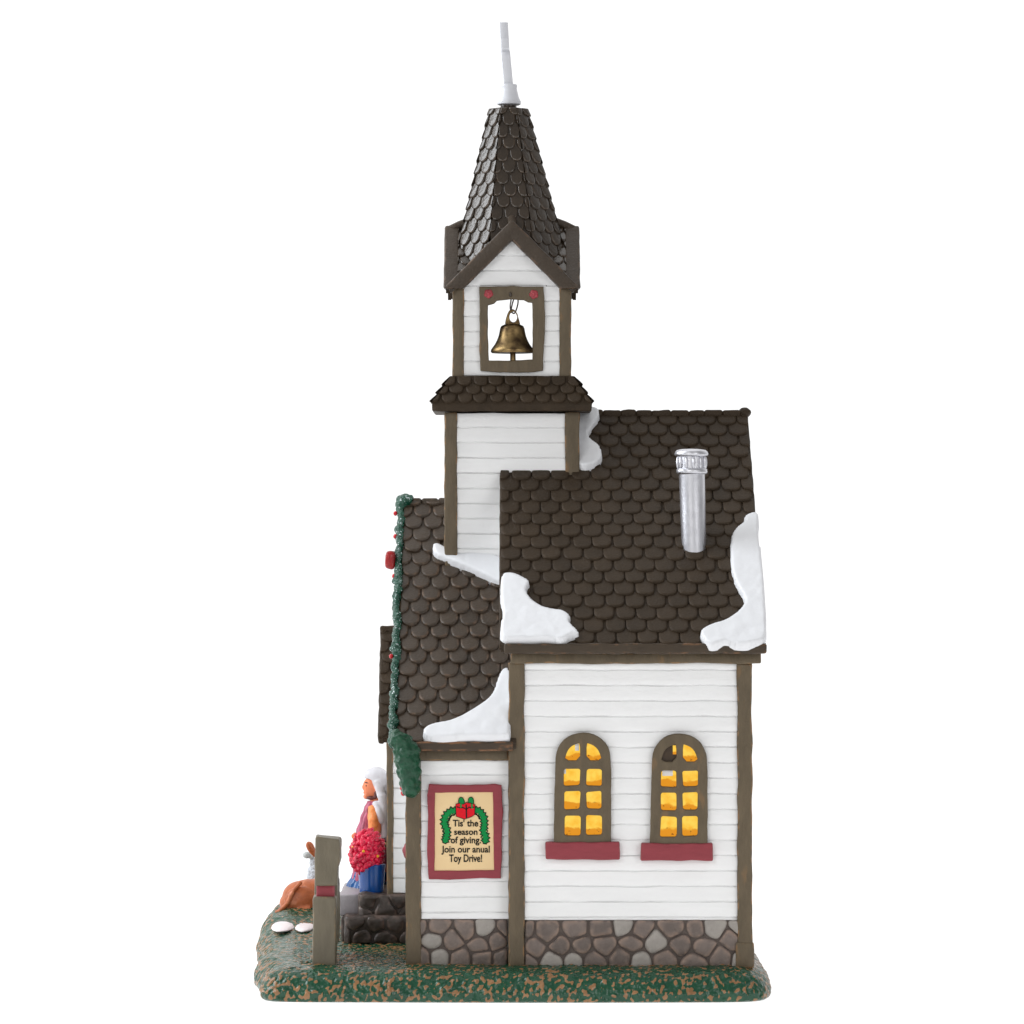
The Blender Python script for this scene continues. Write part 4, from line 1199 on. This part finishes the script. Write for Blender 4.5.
# lump at the peak
ellipsoid(src, (gx + 5, RIDGE_D - 2, a_rZ + 1), (9.5, 11, 7), nu=14, nv=8)
ellipsoid(src, (gx + 2, RIDGE_D - 2, a_rZ - 4), (5.5, 12, 8), nu=14, nv=8)
V, F, Nn = remesh(src, 1.5, 1)
mb = MB()
vs = []
for p, q in zip(V, Nn):
    d = 1.5 * nz(p[0], p[1], p[2], 3.6, 1) + .9 * nz(p[0], p[1], p[2], 7, 2); vs.append((p[0] + q[0] * d, p[1] + q[1] * d, p[2] + q[2] * d))
mb.add(vs, F); obj('rake_garland', mb, [M['glint_green']], garland, angle=180)
for sgn in (1, -1):
    src = MB()
    yy = -20.0 if sgn == 1 else Y1 + 20
    for (px, py, rx, rz, dy) in ((401, 741, 12, 9, 0), (406, 750, 14.5, 10, -1), (407.5, 761, 14, 11, -2), (409, 772, 12.8, 11, -2), (410.5, 782, 11, 10, -2), (411, 788.5, 9.6, 9, -2), (396, 737, 6, 8, 3)):
        p = at(px, py, -20); ellipsoid(src, (p.x, yy + dy * sgn, p.z), (rx, 11, rz), nu=14, nv=8)
    V, F, Nn = remesh(src, 1.4, 2)
    vs = []
    for p, q in zip(V, Nn):
        d = 1.5 * nz(p[0], p[1], p[2], 4.2, 1) + 1.0 * nz(p[0], p[1], p[2], 9, 2); vs.append((p[0] + q[0] * d, p[1] + q[1] * d, p[2] + q[2] * d))
    mb = MB(); mb.add(vs, F); obj('drape', mb, [M['green']], garland, angle=180)
# berries
bcount = []
for (px, py, t) in ((392.5, 515, -.06), (390, 540, -.16), (389.5, 580, -.33), (388.5, 660, -.66), (387, 727, -.93)):
    p = rake(t); q = p + Vector((-4.6, -2 if len(bcount) % 2 else 1, 1)); bcount.append(1)
    b_ = MB(); ellipsoid(b_, (q.x, q.y, q.z), (2.3, 2.3, 2.6), nu=10, nv=6)
    obj('berry', b_, [M['berry']], garland)
for (px, py) in ((402.4, 788), (403.2, 793)):
    q = at(px, py, -14); b_ = MB(); ellipsoid(b_, (q.x, q.y, q.z), (2.6, 2.6, 3), nu=10, nv=6); obj('berry', b_, [M['berry']], garland)
# bow on the gable peak (on the front face, seen from its side)
bowD = RIDGE_D - 60
q = at(391, 560, bowD)
mb = MB()
for s in (-1, 1):
    rbox(mb, q.x - 5.2, q.x + 4.5, bowD + s * 13 - 12, bowD + s * 13 + 12, q.z - 9.5, q.z + 9.5, r=3.5, step=4, wob=1.4, lam=9, fine=.3)
ellipsoid(mb, (q.x - 2, bowD, q.z), (4.2, 6, 6), nu=12, nv=8)
obj('bow', mb, [M['bow']], garland)

# small red bow on the front wall, peeping out beside the corner board
q = at(407.2, 851, 100); mb = MB()
ellipsoid(mb, (q.x, q.y, q.z), (4.0, 9, 9), nu=12, nv=8, bump=1, lam=5); ellipsoid(mb, (q.x, q.y + 14, q.z), (4.0, 8, 8), nu=12, nv=8, bump=1, lam=5)
ellipsoid(mb, (q.x - 1, q.y + 7, q.z), (4.4, 4, 5), nu=12, nv=8)
obj('ribbon_bow', mb, [M['red']], label='tiny red bow on the white wall, peeping past the corner board', cat='bow')

# ------------------------------------------------------------------ stoop and steps
stoop = thing('stoop', 'dark fieldstone stoop with a pale grey step before the porch', 'steps', (-140, 270, -453))
mb = MB()
SDp = 186
for (px0_, py0_, px1_, py1_, dd, cell_, sd_) in ((358, 893.5, 409, 918, 6, 19, 5), (344, 915, 410, 944, 0, 20, 8)):
    a_ = at(px0_, py1_, SDp + dd); b_ = at(px1_, py0_, SDp + dd)
    rbox(mb, a_.x, b_.x, SDp + dd, 352, a_.z, b_.z, r=4, step=5, wob=2.6, lam=15, seed=sd_, fine=.4)
    bent = lambda u, v, n, a_=a_, dd=dd, sd_=sd_, w=b_.x - a_.x, h=b_.z - a_.z: Vector((a_.x + u + 1.2 * nz(u, v, 0, 12, sd_), SDp + dd + .5 - n - 2.6 * nz(u, v, 3, 15, sd_) + 3.5 * (max(0, 1 - min(u, h - v) / 5)), a_.z + v + 1.8 * nz(u, v, 6, 13, sd_)))
    stones(mb, b_.x - a_.x - 1, b_.z - a_.z - 1, bent, cell=cell_, seed=sd_, mats=(0, 0, 0), rise=3.6)
obj('stone_wall', mb, [M['stone_dark']], stoop, angle=60)
mb = MB(); a_ = at(339, 917, 205)
rbox(mb, a_.x, (360 - 512) * 1.054, 207, 330, at(339, 916, 207).z, at(339, 893.5, 215).z, r=2, step=6, wob=.8, fine=.3)
obj('step', mb, [M['step']], stoop)
mb = MB()
rbox(mb, a_.x + 2, (360 - 512) * 1.054, 205, 334, -453.5, at(339, 915.5, 207).z, r=3, step=6, wob=1.4, fine=.3)
obj('step_base', mb, [M['stone_dark']], stoop)

# ------------------------------------------------------------------ wooden sign post seen end-on
post = thing('wooden_post', 'olive grey wooden signboard seen end on, with a red band', 'post', (-180, 90, -453))
k0 = 1.0
def wpost(name, x0, x1, y0, y1, d0, d1, m, wob=1.0, r=2.4):
    a_ = at(x0, y1, d0); b_ = at(x1, y0, d0); mb = MB(); rbox(mb, a_.x, b_.x, d0, d1, a_.z, b_.z, r=r, step=6, wob=wob, lam=18, fine=.2)
    return obj(name, mb, [M[m]], post)
wpost('leg', 312.6, 336, 897, 969, 0, 26, 'post')
wpost('red_band', 316.2, 334.5, 884, 899, 6, 24, 'red', wob=.5)
wpost('signboard', 317, 337.5, 882, 945, 27, 84, 'post', wob=.7)
wpost('leg', 314.5, 336.5, 882, 955, 85, 104, 'post')
# head block, slightly flared to the upper right
a_ = at(314.3, 886, 0); b_ = at(338, 838.5, 0)
def flare(x, y, z):
    t = (z - a_.z) / (b_.z - a_.z)
    return Vector((x + (2.8 * min(1, max(0, (t - .35) / .2)) if x > -186 else .8 * t), y, z - (1.5 * (x + 186) / 12 if t > .8 else 0)))
mb = MB(); rbox(mb, a_.x, b_.x - .6, 0, 34, a_.z, b_.z + .5, r=2.4, step=5, wob=1.0, lam=18, fine=.2, xf=flare)
obj('top_beam', mb, [M['post']], post)

# ------------------------------------------------------------------ stepping stones
def pebble(px, py, rx, rz, D, label, seed):
    q = at(px, py, D); mb = MB()
    ellipsoid(mb, (q.x, q.y, q.z - .6), (rx, 50, 3.4), nu=40, nv=16, bump=2.2, lam=9, seed=seed)
    return obj('stepping_stone', mb, [M['pebble']], label=label, cat='stepping stone', group='white stepping stones in the turf', angle=180)
pebble(283.3, 925.8, 12.6, 5, 318, 'broad white stepping stone nearest the left edge of the turf base', 1)
pebble(305.5, 925.8, 11.2, 5, 322, 'smaller white stepping stone touching the wooden post in view', 2)

# ------------------------------------------------------------------ flower pot
FD = 212.0
fk = (CAM + FD) / CAM
pot = thing('flower_pot', 'glossy blue pot overflowing with crimson poinsettias on the stone stoop', 'flower pot', tuple(at(369, 896, FD)))
c_ = at(371.5, 895.5, FD)
mb = MB()
lathe(mb, c_, [(8, 0), (11.6, .6), (12.5, 3), (13.2, 12), (14.0, 22), (14.6, 30), (15.2, 33), (13.5, 34), (12.5, 30)], n=40)
obj('pot', mb, [M['pot']], pot)
mb = MB(); ellipsoid(mb, tuple(at(368.5, 856, FD)), (15, 13, 20), nu=18, nv=12); obj('leaves', mb, [M['petal']], pot)
# one flower mesh, shared by the copies
fl = MB()
for k_ in range(6):
    th = 2 * math.pi * k_ / 6
    ellipsoid(fl, (3.0 * math.cos(th), 3.0 * math.sin(th), 0.2), (2.9, 1.75, 1.2), nu=10, nv=6, rot=Matrix.Rotation(th, 3, 'Z') @ Matrix.Rotation(-.35, 3, 'Y'), tone=random.uniform(-1, 1))
for k_ in range(4):
    th = 2 * math.pi * k_ / 4 + .4
    ellipsoid(fl, (1.5 * math.cos(th), 1.5 * math.sin(th), 1.5), (1.8, 1.3, 1.1), nu=10, nv=6, rot=Matrix.Rotation(th, 3, 'Z'), tone=random.uniform(0, 1))
ellipsoid(fl, (0, 0, 2.5), (.75, .75, .6), mat=1, nu=8, nv=5)
fme = fl.mesh('flower', [M['petal'], M['yellow']], (0, 0, 0), 180)
fl2 = MB(); fl2.v, fl2.f, fl2.m, fl2.w, fl2.t = fl.v, fl.f, [0] * len(fl.m), fl.w, fl.t
fme2 = fl2.mesh('flower', [M['petal']], (0, 0, 0), 180)
rnd = random.Random(31)
cc = at(367, 850.5, FD); po = ORIGIN[pot.name]
cnt = 0
for i in range(34):
    z = 1 - 2 * (i + .5) / 34; th = i * 2.39996
    d = Vector((math.sqrt(1 - z * z) * math.cos(th), math.sqrt(1 - z * z) * math.sin(th), z))
    if d.z < -.86: continue
    p = Vector((cc.x + d.x * 12.9 * (1.0 if d.z < .3 else .9), cc.y + d.y * 13, cc.z + d.z * 18.6 - 2)) + Vector([rnd.uniform(-1, 1) for _ in range(3)])
    if d.z > .2: p.x += 2.2 * d.z
    o = bpy.data.objects.new('flower', fme if i % 3 == 0 else fme2); COL.objects.link(o); o.parent = pot
    o.location = ((p.x - po[0]) * S, (p.y - po[1]) * S, (p.z - po[2]) * S)
    o.rotation_mode = 'QUATERNION'
    nd = Vector((d.x / 15, d.y / 13, d.z / 20)).normalized()
    o.rotation_quaternion = nd.to_track_quat('Z', 'Y') @ Matrix.Rotation(rnd.uniform(0, 6), 3, 'Z').to_quaternion()
    sc_ = rnd.uniform(1.95, 2.35); o.scale = (sc_,) * 3

# ------------------------------------------------------------------ person in a white headscarf
HD = 292.0
hk = (CAM + HD) / CAM
def hp(px, py, dy=0.0):
    q = at(px, py, HD); q.y += dy; return q
person = thing('person', 'person in white headscarf and plum robe standing on the stoop behind red flowers', 'person', tuple(hp(374, 893)))
# body: one continuous surface
src = MB()
def E(px, py, rx, ry, rz, dy=0, rot=None): ellipsoid(src, hp(px, py, dy), (rx, ry, rz), nu=18, nv=12, rot=rot)
E(373.6, 786.5, 10.4, 8.6, 13.4)               # skull
E(369, 790, 5.8, 6.6, 9.0)                   # face
tube(src, [hp(365, 783), hp(363.6, 787.2), hp(364.2, 788.8)], [1.6, 2.0, 1.8], n=10)   # nose
E(366.4, 796.4, 3.4, 4.4, 3.0)               # chin
E(364.9, 792.8, 1.8, 3.2, 1.2)               # lips
E(366.4, 781.6, 2.6, 5.6, 1.7)               # brow
for s in (-1, 1): E(376.5, 787, 2, 1.5, 3.4, dy=s * 9.2)
tube(src, [hp(375, 794), hp(376, 806)], [5.6, 6.6], n=14)
E(375, 818, 10, 17, 16); E(374, 842, 10.5, 15, 20); E(373, 862, 11, 15, 14)
for s in (-1, 1):
    tube(src, [hp(373, 862, s * 7), hp(372, 878, s * 7), hp(373, 891, s * 7)], [7, 5.4, 3.6], n=12)
    tube(src, [hp(373, 890.5, s * 7), hp(366, 892, s * 7.5)], [3.4, 2.6], n=10)
    # arm: shoulder, elbow, wrist, joined hands in front of the chest
    tube(src, spline([hp(376, 811, s * 16), hp(377, 828, s * 21), hp(375, 838, s * 18), hp(364, 840, s * 9), hp(359.5, 838, s * 4)], 5), [5.6] * 6 + [5.0] * 5 + [4.4] * 5 + [3.6] * 5, n=12)
    ellipsoid(src, hp(357.4, 836.8, s * 3), (3.6, 1.8, 4.0), nu=12, nv=8)
    for j_, (ln_, up_) in enumerate(((6.4, 1.6), (7.0, .4), (6.6, -1.0), (5.2, -2.4))):
        b0 = hp(356.2, 836.6 - up_ * .9, s * 3); tube(src, [b0, b0 + Vector((-ln_ * .45, -s * .6, 1.0)), b0 + Vector((-ln_ * .75, -s * 1.6, .2))], [1.0, .95, .75], n=8)
    b0 = hp(358, 835, s * 2.4); tube(src, [b0, b0 + Vector((-2.6, -s * .8, 1.8)), b0 + Vector((-4.6, -s * 1.2, 2.4))], [1.15, 1.05, .8], n=8)
V, F, Nn = remesh(src, .8, 2)
mb = MB(); mb.add(V, F); obj('body', mb, [M['skin']], person, angle=180)
mb = MB()
for s in (-1, 1):
    ellipsoid(mb, hp(366.8, 785.4, s * 5.0), (1.3, 1.2, .9), nu=8, nv=6)
    tube(mb, [hp(364.8, 782.6, s * 2.6), hp(365.6, 782.0, s * 4.6), hp(368.6, 782.8, s * 6.6)], [.5, .6, .4], n=6)
obj('eyes', mb, [M['eye']], person)
src = MB(); ellipsoid(src, hp(372.4, 797.4, 0), (7.0, 8.2, 3.0), nu=14, nv=8); ellipsoid(src, hp(368, 797.2, 0), (3.4, 4.6, 2.2), nu=12, nv=8)
ellipsoid(src, hp(376, 794.4, -7.2), (2.2, 1.8, 4.6), nu=10, nv=8); ellipsoid(src, hp(376, 794.4, 7.2), (2.2, 1.8, 4.6), nu=10, nv=8)
V, F, Nn = remesh(src, .8, 1); mb = MB(); mb.add(V, F); obj('beard', mb, [M['hair']], person, angle=180)
# robe: lofted folds
def loft(rows, seed, fold=1.0, nf=9, n=56, mat=0):
    """rows: (py, px_centre, half_x, half_y)"""
    mb = MB(); vs = []; fs = []
    for (py, px, a_, b_) in rows:
        for k_ in range(n):
            th = 2 * math.pi * k_ / n
            f_ = 1 + fold * .06 * math.sin(nf * th + seed + .04 * py) + fold * .05 * nz(math.cos(th) * 9, math.sin(th) * 9, py, 8, seed)
            q = hp(px, py); vs.append((q.x + a_ * math.cos(th) * f_, HD + b_ * math.sin(th) * f_, q.z))
    R2 = len(rows)
    for r in range(R2 - 1):
        for k_ in range(n): fs.append((r * n + k_, r * n + (k_ + 1) % n, (r + 1) * n + (k_ + 1) % n, (r + 1) * n + k_))
    fs.append(tuple(range(n))); fs.append(tuple(range((R2 - 1) * n, R2 * n)))
    mb.add(vs, fs, mat); return mb
def interp_rows(rows, m=4):
    out = []
    for i in range(len(rows) - 1):
        for j_ in range(m):
            t = j_ / m; t2 = t * t * (3 - 2 * t); out.append(tuple(rows[i][c] + (rows[i + 1][c] - rows[i][c]) * (t if c == 0 else t2) for c in range(4)))
    out.append(rows[-1]); return out
obj('robe', loft(interp_rows([(881, 370, 19, 21), (870, 370.5, 18, 20), (858, 371, 17.5, 19), (845, 371.5, 17, 19), (832, 371, 15.5, 19.5), (818, 371.5, 12, 18.5), (808, 372.5, 9, 16), (801, 373, 6, 8)], 4), 1, 1.0), [M['tunic']], person, angle=180)
obj('skirt', loft(interp_rows([(893, 365, 20.5, 23), (891, 365, 21.2, 24), (884, 366.5, 20.5, 23), (876, 369.5, 18.8, 21.5), (871, 370.5, 18, 20)], 4), 2, 1.1), [M['blue']], person, angle=180)
# near sleeve
mb = MB(); src = MB()
tube(src, spline([hp(372.5, 806, -12), hp(374, 817, -21), hp(374, 827, -22), hp(370, 836, -18), hp(362, 841, -11), hp(356.5, 840, -6)], 5), [4.2, 4.6, 5, 5.4, 5.6] + [6.0] * 10 + [5.6] * 6 + [5.0] * 5, n=14)
V, F, Nn = remesh(src, .9, 1)
vs = [(p[0] + q[0] * .7 * nz(*p, 4, 1), p[1] + q[1] * .7 * nz(*p, 4, 1), p[2] + q[2] * .7 * nz(*p, 4, 1)) for p, q in zip(V, Nn)]
mb.add(vs, F); obj('sleeve', mb, [M['sleeve']], person, angle=180)
src = MB(); tube(src, spline([hp(372.5, 806, 12), hp(374, 817, 21), hp(374, 827, 22), hp(370, 836, 18), hp(362, 841, 11), hp(356.5, 840, 6)], 5), [4.2, 4.6, 5, 5.4, 5.6] + [6.0] * 10 + [5.6] * 6 + [5.0] * 5, n=14)
V, F, Nn = remesh(src, .9, 1); mb = MB(); mb.add(V, F); obj('sleeve', mb, [M['sleeve']], person, angle=180)
# headscarf: hood plus fall over the shoulders and back
src = MB()
def H_(px, py, rx, ry, rz, dy=0): ellipsoid(src, hp(px, py, dy), (rx, ry, rz), nu=20, nv=12)
H_(376.6, 779.2, 13.4, 12.4, 13.6); H_(372.6, 775.6, 9.6, 10.4, 8.0); H_(381.5, 790, 9.5, 12.4, 15)
for s in (-1, 1):
    tube(src, spline([hp(377.5, 780, s * 9.4), hp(381.5, 793, s * 11.5), hp(383, 804, s * 13.5), hp(384, 820, s * 15.5), hp(384.5, 836, s * 15)], 5), [5] * 6 + [6.0] * 5 + [6.4] * 5 + [5.6] * 5, n=12)
    tube(src, spline([hp(376.5, 801, s * 12), hp(379.5, 811, s * 18), hp(382, 822, s * 20)], 5), [3.6, 4.2, 4.8, 5, 5, 5, 5, 5, 4.5, 4, 3], n=12)
tube(src, spline([hp(384, 788), hp(386, 805), hp(387, 825), hp(387, 840)], 5), [10] * 6 + [11] * 5 + [10] * 5, n=16)
V, F, Nn = remesh(src, .9, 8)
vs = []
for p, q in zip(V, Nn):
    d = .55 * math.sin(p[1] * .5 + p[2] * .06) * (1 if p[2] < -302 else 0) + .25 * nz(*p, 9, 1)
    x, y, z = p[0] + q[0] * d, p[1] + q[1] * d, p[2] + q[2] * d
    py_ = 512 - z / hk; lx = (372.2 + (py_ - 780) * .36 - 512) * hk       # the hood opens around the face
    if 779.6 < py_ < 800 and x < lx: x = lx + (x - lx) * .06
    elif 777.8 < py_ <= 779.6 and x < lx: x = lx + (x - lx) * (.06 + .94 * (779.6 - py_) / 1.8)
    vs.append((x, y, z))
mb = MB(); mb.add(vs, F); obj('headscarf', mb, [M['veil']], person, angle=180)

# ------------------------------------------------------------------ calf lying on the turf
CD = 430.0
def cp(px, py, dy=0.0):
    q = at(px, py, CD); q.y += dy; return q
calf = thing('calf', 'orange brown calf lying on the turf behind the wooden post', 'calf', tuple(cp(315, 913)))
src = MB()
def C_(px, py, rx, ry, rz, dy=0, rot=None): ellipsoid(src, cp(px, py, dy), (rx, ry, rz), nu=20, nv=14, rot=rot)
C_(310, 896, 28, 24, 19); C_(300, 897, 20, 24, 18); C_(323, 893, 19, 22, 19); C_(291, 903, 13, 22, 12)
for s in (-1, 1):
    C_(303, 899, 20, 8, 16, dy=s * 19)                                  # thigh
    tube(src, spline([cp(312, 908, s * 23), cp(300, 911, s * 25), cp(287, 911.5, s * 25), cp(281, 911, s * 25)], 5), [7] * 6 + [5] * 5 + [3.8] * 5, n=12)   # folded hind shank, hock back
    ellipsoid(src, cp(318, 911.5, s * 26), (7, 3.6, 3.4), nu=12, nv=8)
    tube(src, spline([cp(330, 900, s * 16), cp(338, 908, s * 18), cp(333, 912, s * 18), cp(324, 912, s * 17)], 5), [6.5] * 6 + [4.2] * 5 + [3.6] * 5, n=12)
tube(src, spline([cp(325, 888), cp(328, 876), cp(326, 864), cp(323, 857)], 5), [12, 11.6, 11, 10.8, 11, 10.5, 10, 9.6, 9.2, 9, 8.8, 8.6, 8.6, 8.6, 8.6, 8.6], n=16)
C_(324, 857, 11, 9.5, 9.5); C_(328, 862, 8, 7, 7)
C_(332, 865, 4.5, 6, 5)
V, F, Nn = remesh(src, 1.1, 4)
mb = MB(); mb.add(V, F); obj('body', mb, [M['calf']], calf, angle=180)
for s in (-1, 1):
    mb = MB()
    if s < 0:
        tube(mb, spline([cp(318, 856, s * 7), cp(313, 850, s * 10), cp(310, 844.5, s * 11), cp(308.3, 841, s * 11)], 5), [3.2, 3.4, 3.7, 4, 4.2, 4.4, 4.6, 4.8, 4.8, 4.8, 4.6, 4.3, 3.8, 3.1, 2.2, 1.2], n=12, flat=.55)
    else:
        tube(mb, spline([cp(322, 852, 7), cp(322, 846, 13), cp(321, 842, 17)], 5), [2.4, 3, 3.6, 4, 4, 4, 4, 3.6, 3, 2.2, 1.2], n=12, flat=.5)
    obj('ear', mb, [M['calf']], calf, angle=180)
mb = MB()
tube(mb, spline([cp(302, 880.5, -20), cp(294, 890, -26), cp(288, 902, -26), cp(280, 909.5, -23), cp(277, 911.5, -21)], 6), [2.2] * 7 + [2.4] * 6 + [2.7] * 6 + [3, 3.2, 3.0, 2.6, 2, 1.2], n=10)
obj('tail', mb, [M['calf']], calf, angle=180)
mb = MB()
for s in (-1, 1): ellipsoid(mb, cp(332, 857.5, s * 7.2), (1.4, 1.0, 1.4), nu=8, nv=6)
obj('eyes', mb, [M['eye']], calf)

# ------------------------------------------------------------------ sheep behind the calf
QD = 505.0
def qp(px, py, dy=0.0):
    q = at(px, py, QD); q.y += dy; return q
sheep = thing('sheep', 'pale grey woolly sheep peeping out behind the calf and the wooden post', 'sheep', tuple(qp(330, 905)))
src = MB()
for (px, py, rx, ry, rz) in ((324, 886, 14, 22, 15), (316, 874, 10, 10, 15), (316, 862, 8, 8, 10), (315, 880, 9.5, 11, 14)):
    ellipsoid(src, qp(px, py), (rx, ry, rz), nu=18, nv=12)
ellipsoid(src, qp(321, 860), (9, 6, 6.5), nu=14, nv=9); ellipsoid(src, qp(325, 863), (6, 4.6, 4.6), nu=14, nv=9)
for (px, dy) in ((318, -14), (330, -14), (318, 14), (330, 14)):
    tube(src, [qp(px, 892, dy), qp(px + .6, 901, dy), qp(px, 905.5, dy)], [4, 3, 2.8], n=10)
V, F, Nn = remesh(src, 1.1, 3)
vs = []
for p, q in zip(V, Nn):
    d = 1.1 * nz(*p, 3.4, 1) + .6 * nz(*p, 6, 2); vs.append((p[0] + q[0] * d, p[1] + q[1] * d, p[2] + q[2] * d))
mb = MB(); mb.add(vs, F); obj('body', mb, [M['wool']], sheep, angle=180)
for s in (-1, 1):
    mb = MB(); ellipsoid(mb, qp(307.2 if s < 0 else 318, 854.6 if s < 0 else 851, s * 7), (4.8 if s < 0 else 3, 4.2, 3.9), nu=14, nv=9); tube(mb, [qp(308, 855, s * 7), qp(314, 858, s * 4)] if s < 0 else [qp(318, 852, 7), qp(317, 858, 4)], [2.6, 2.2], n=8)
    obj('ear', mb, [M['wool_plain']], sheep, angle=180)
mb = MB(); tube(mb, [qp(326, 882, 20), qp(327, 887, 24), qp(327, 892, 24)], [3, 3.4, 2], n=10); obj('tail', mb, [M['wool']], sheep)

# ------------------------------------------------------------------ light, world, camera
world = bpy.data.worlds.new('World'); scene.world = world; world.use_nodes = True
nt = world.node_tree; bg = nt.nodes['Background']; L = nt.links.new
tc = N(nt, 'ShaderNodeTexCoord'); sp = N(nt, 'ShaderNodeSeparateXYZ'); L(tc.outputs['Generated'], sp.inputs[0])
r = N(nt, 'ShaderNodeMapRange', interpolation_type='SMOOTHSTEP'); r.inputs[1].default_value = .0; r.inputs[2].default_value = .8; r.inputs[3].default_value = .3; r.inputs[4].default_value = 1.12
L(sp.outputs['Y'], r.inputs[0])
cc_ = N(nt, 'ShaderNodeCombineColor'); [L(r.outputs[0], cc_.inputs[i]) for i in range(3)]
L(cc_.outputs[0], bg.inputs['Color']); bg.inputs['Strength'].default_value = 1.0

def area(name, loc, target, size, power, color=(1, 1, 1)):
    l = bpy.data.lights.new(name, 'AREA'); l.shape = 'RECTANGLE'; l.size, l.size_y = size; l.energy = power; l.color = color
    o = bpy.data.objects.new(name, l); COL.objects.link(o); o.location = loc
    o.rotation_euler = (Vector(target) - Vector(loc)).to_track_quat('-Z', 'Y').to_euler()
    return o
T0 = (0, .06, .14)
area('softbox_left', (-.75, .05, .62), (0, .07, .3), (.4, .9), 9, (.92, .96, 1.0))
area('softbox_key', (-.45, -1.15, .52), (0, .06, .2), (.5, .5), 3.25, (1, .99, .97))
area('softbox_fill', (.7, -1.05, .46), (0, .06, .2), (.5, .5), 2.6, (1, 1, 1))
area('softbox_top', (0, .12, 1.25), (0, .06, 0), (.9, .9), 2.2)
area('underfloor_fill', (0, .15, -.5), (0, .15, 0), (1.6, 1.6), 12)  # added unseen lamp under the floor, whitens it and clears the contact shadow

cam = bpy.data.cameras.new('camera'); co = bpy.data.objects.new('camera', cam); COL.objects.link(co)
co.location = (0, -CAM * S, ZF * S); co.rotation_euler = (math.radians(90), 0, 0)
cam.sensor_width = 36; cam.lens = 36 * CAM / 1024; cam.clip_start = .05; cam.clip_end = 60
scene.camera = co
vs_ = scene.view_settings; scene.display_settings.display_device = 'sRGB'
vs_.view_transform = 'Standard'; vs_.look = 'None'; vs_.exposure = 0; vs_.gamma = 1; vs_.use_curve_mapping = False
scene.cycles.use_denoising = True
scene.cycles.max_bounces = 8
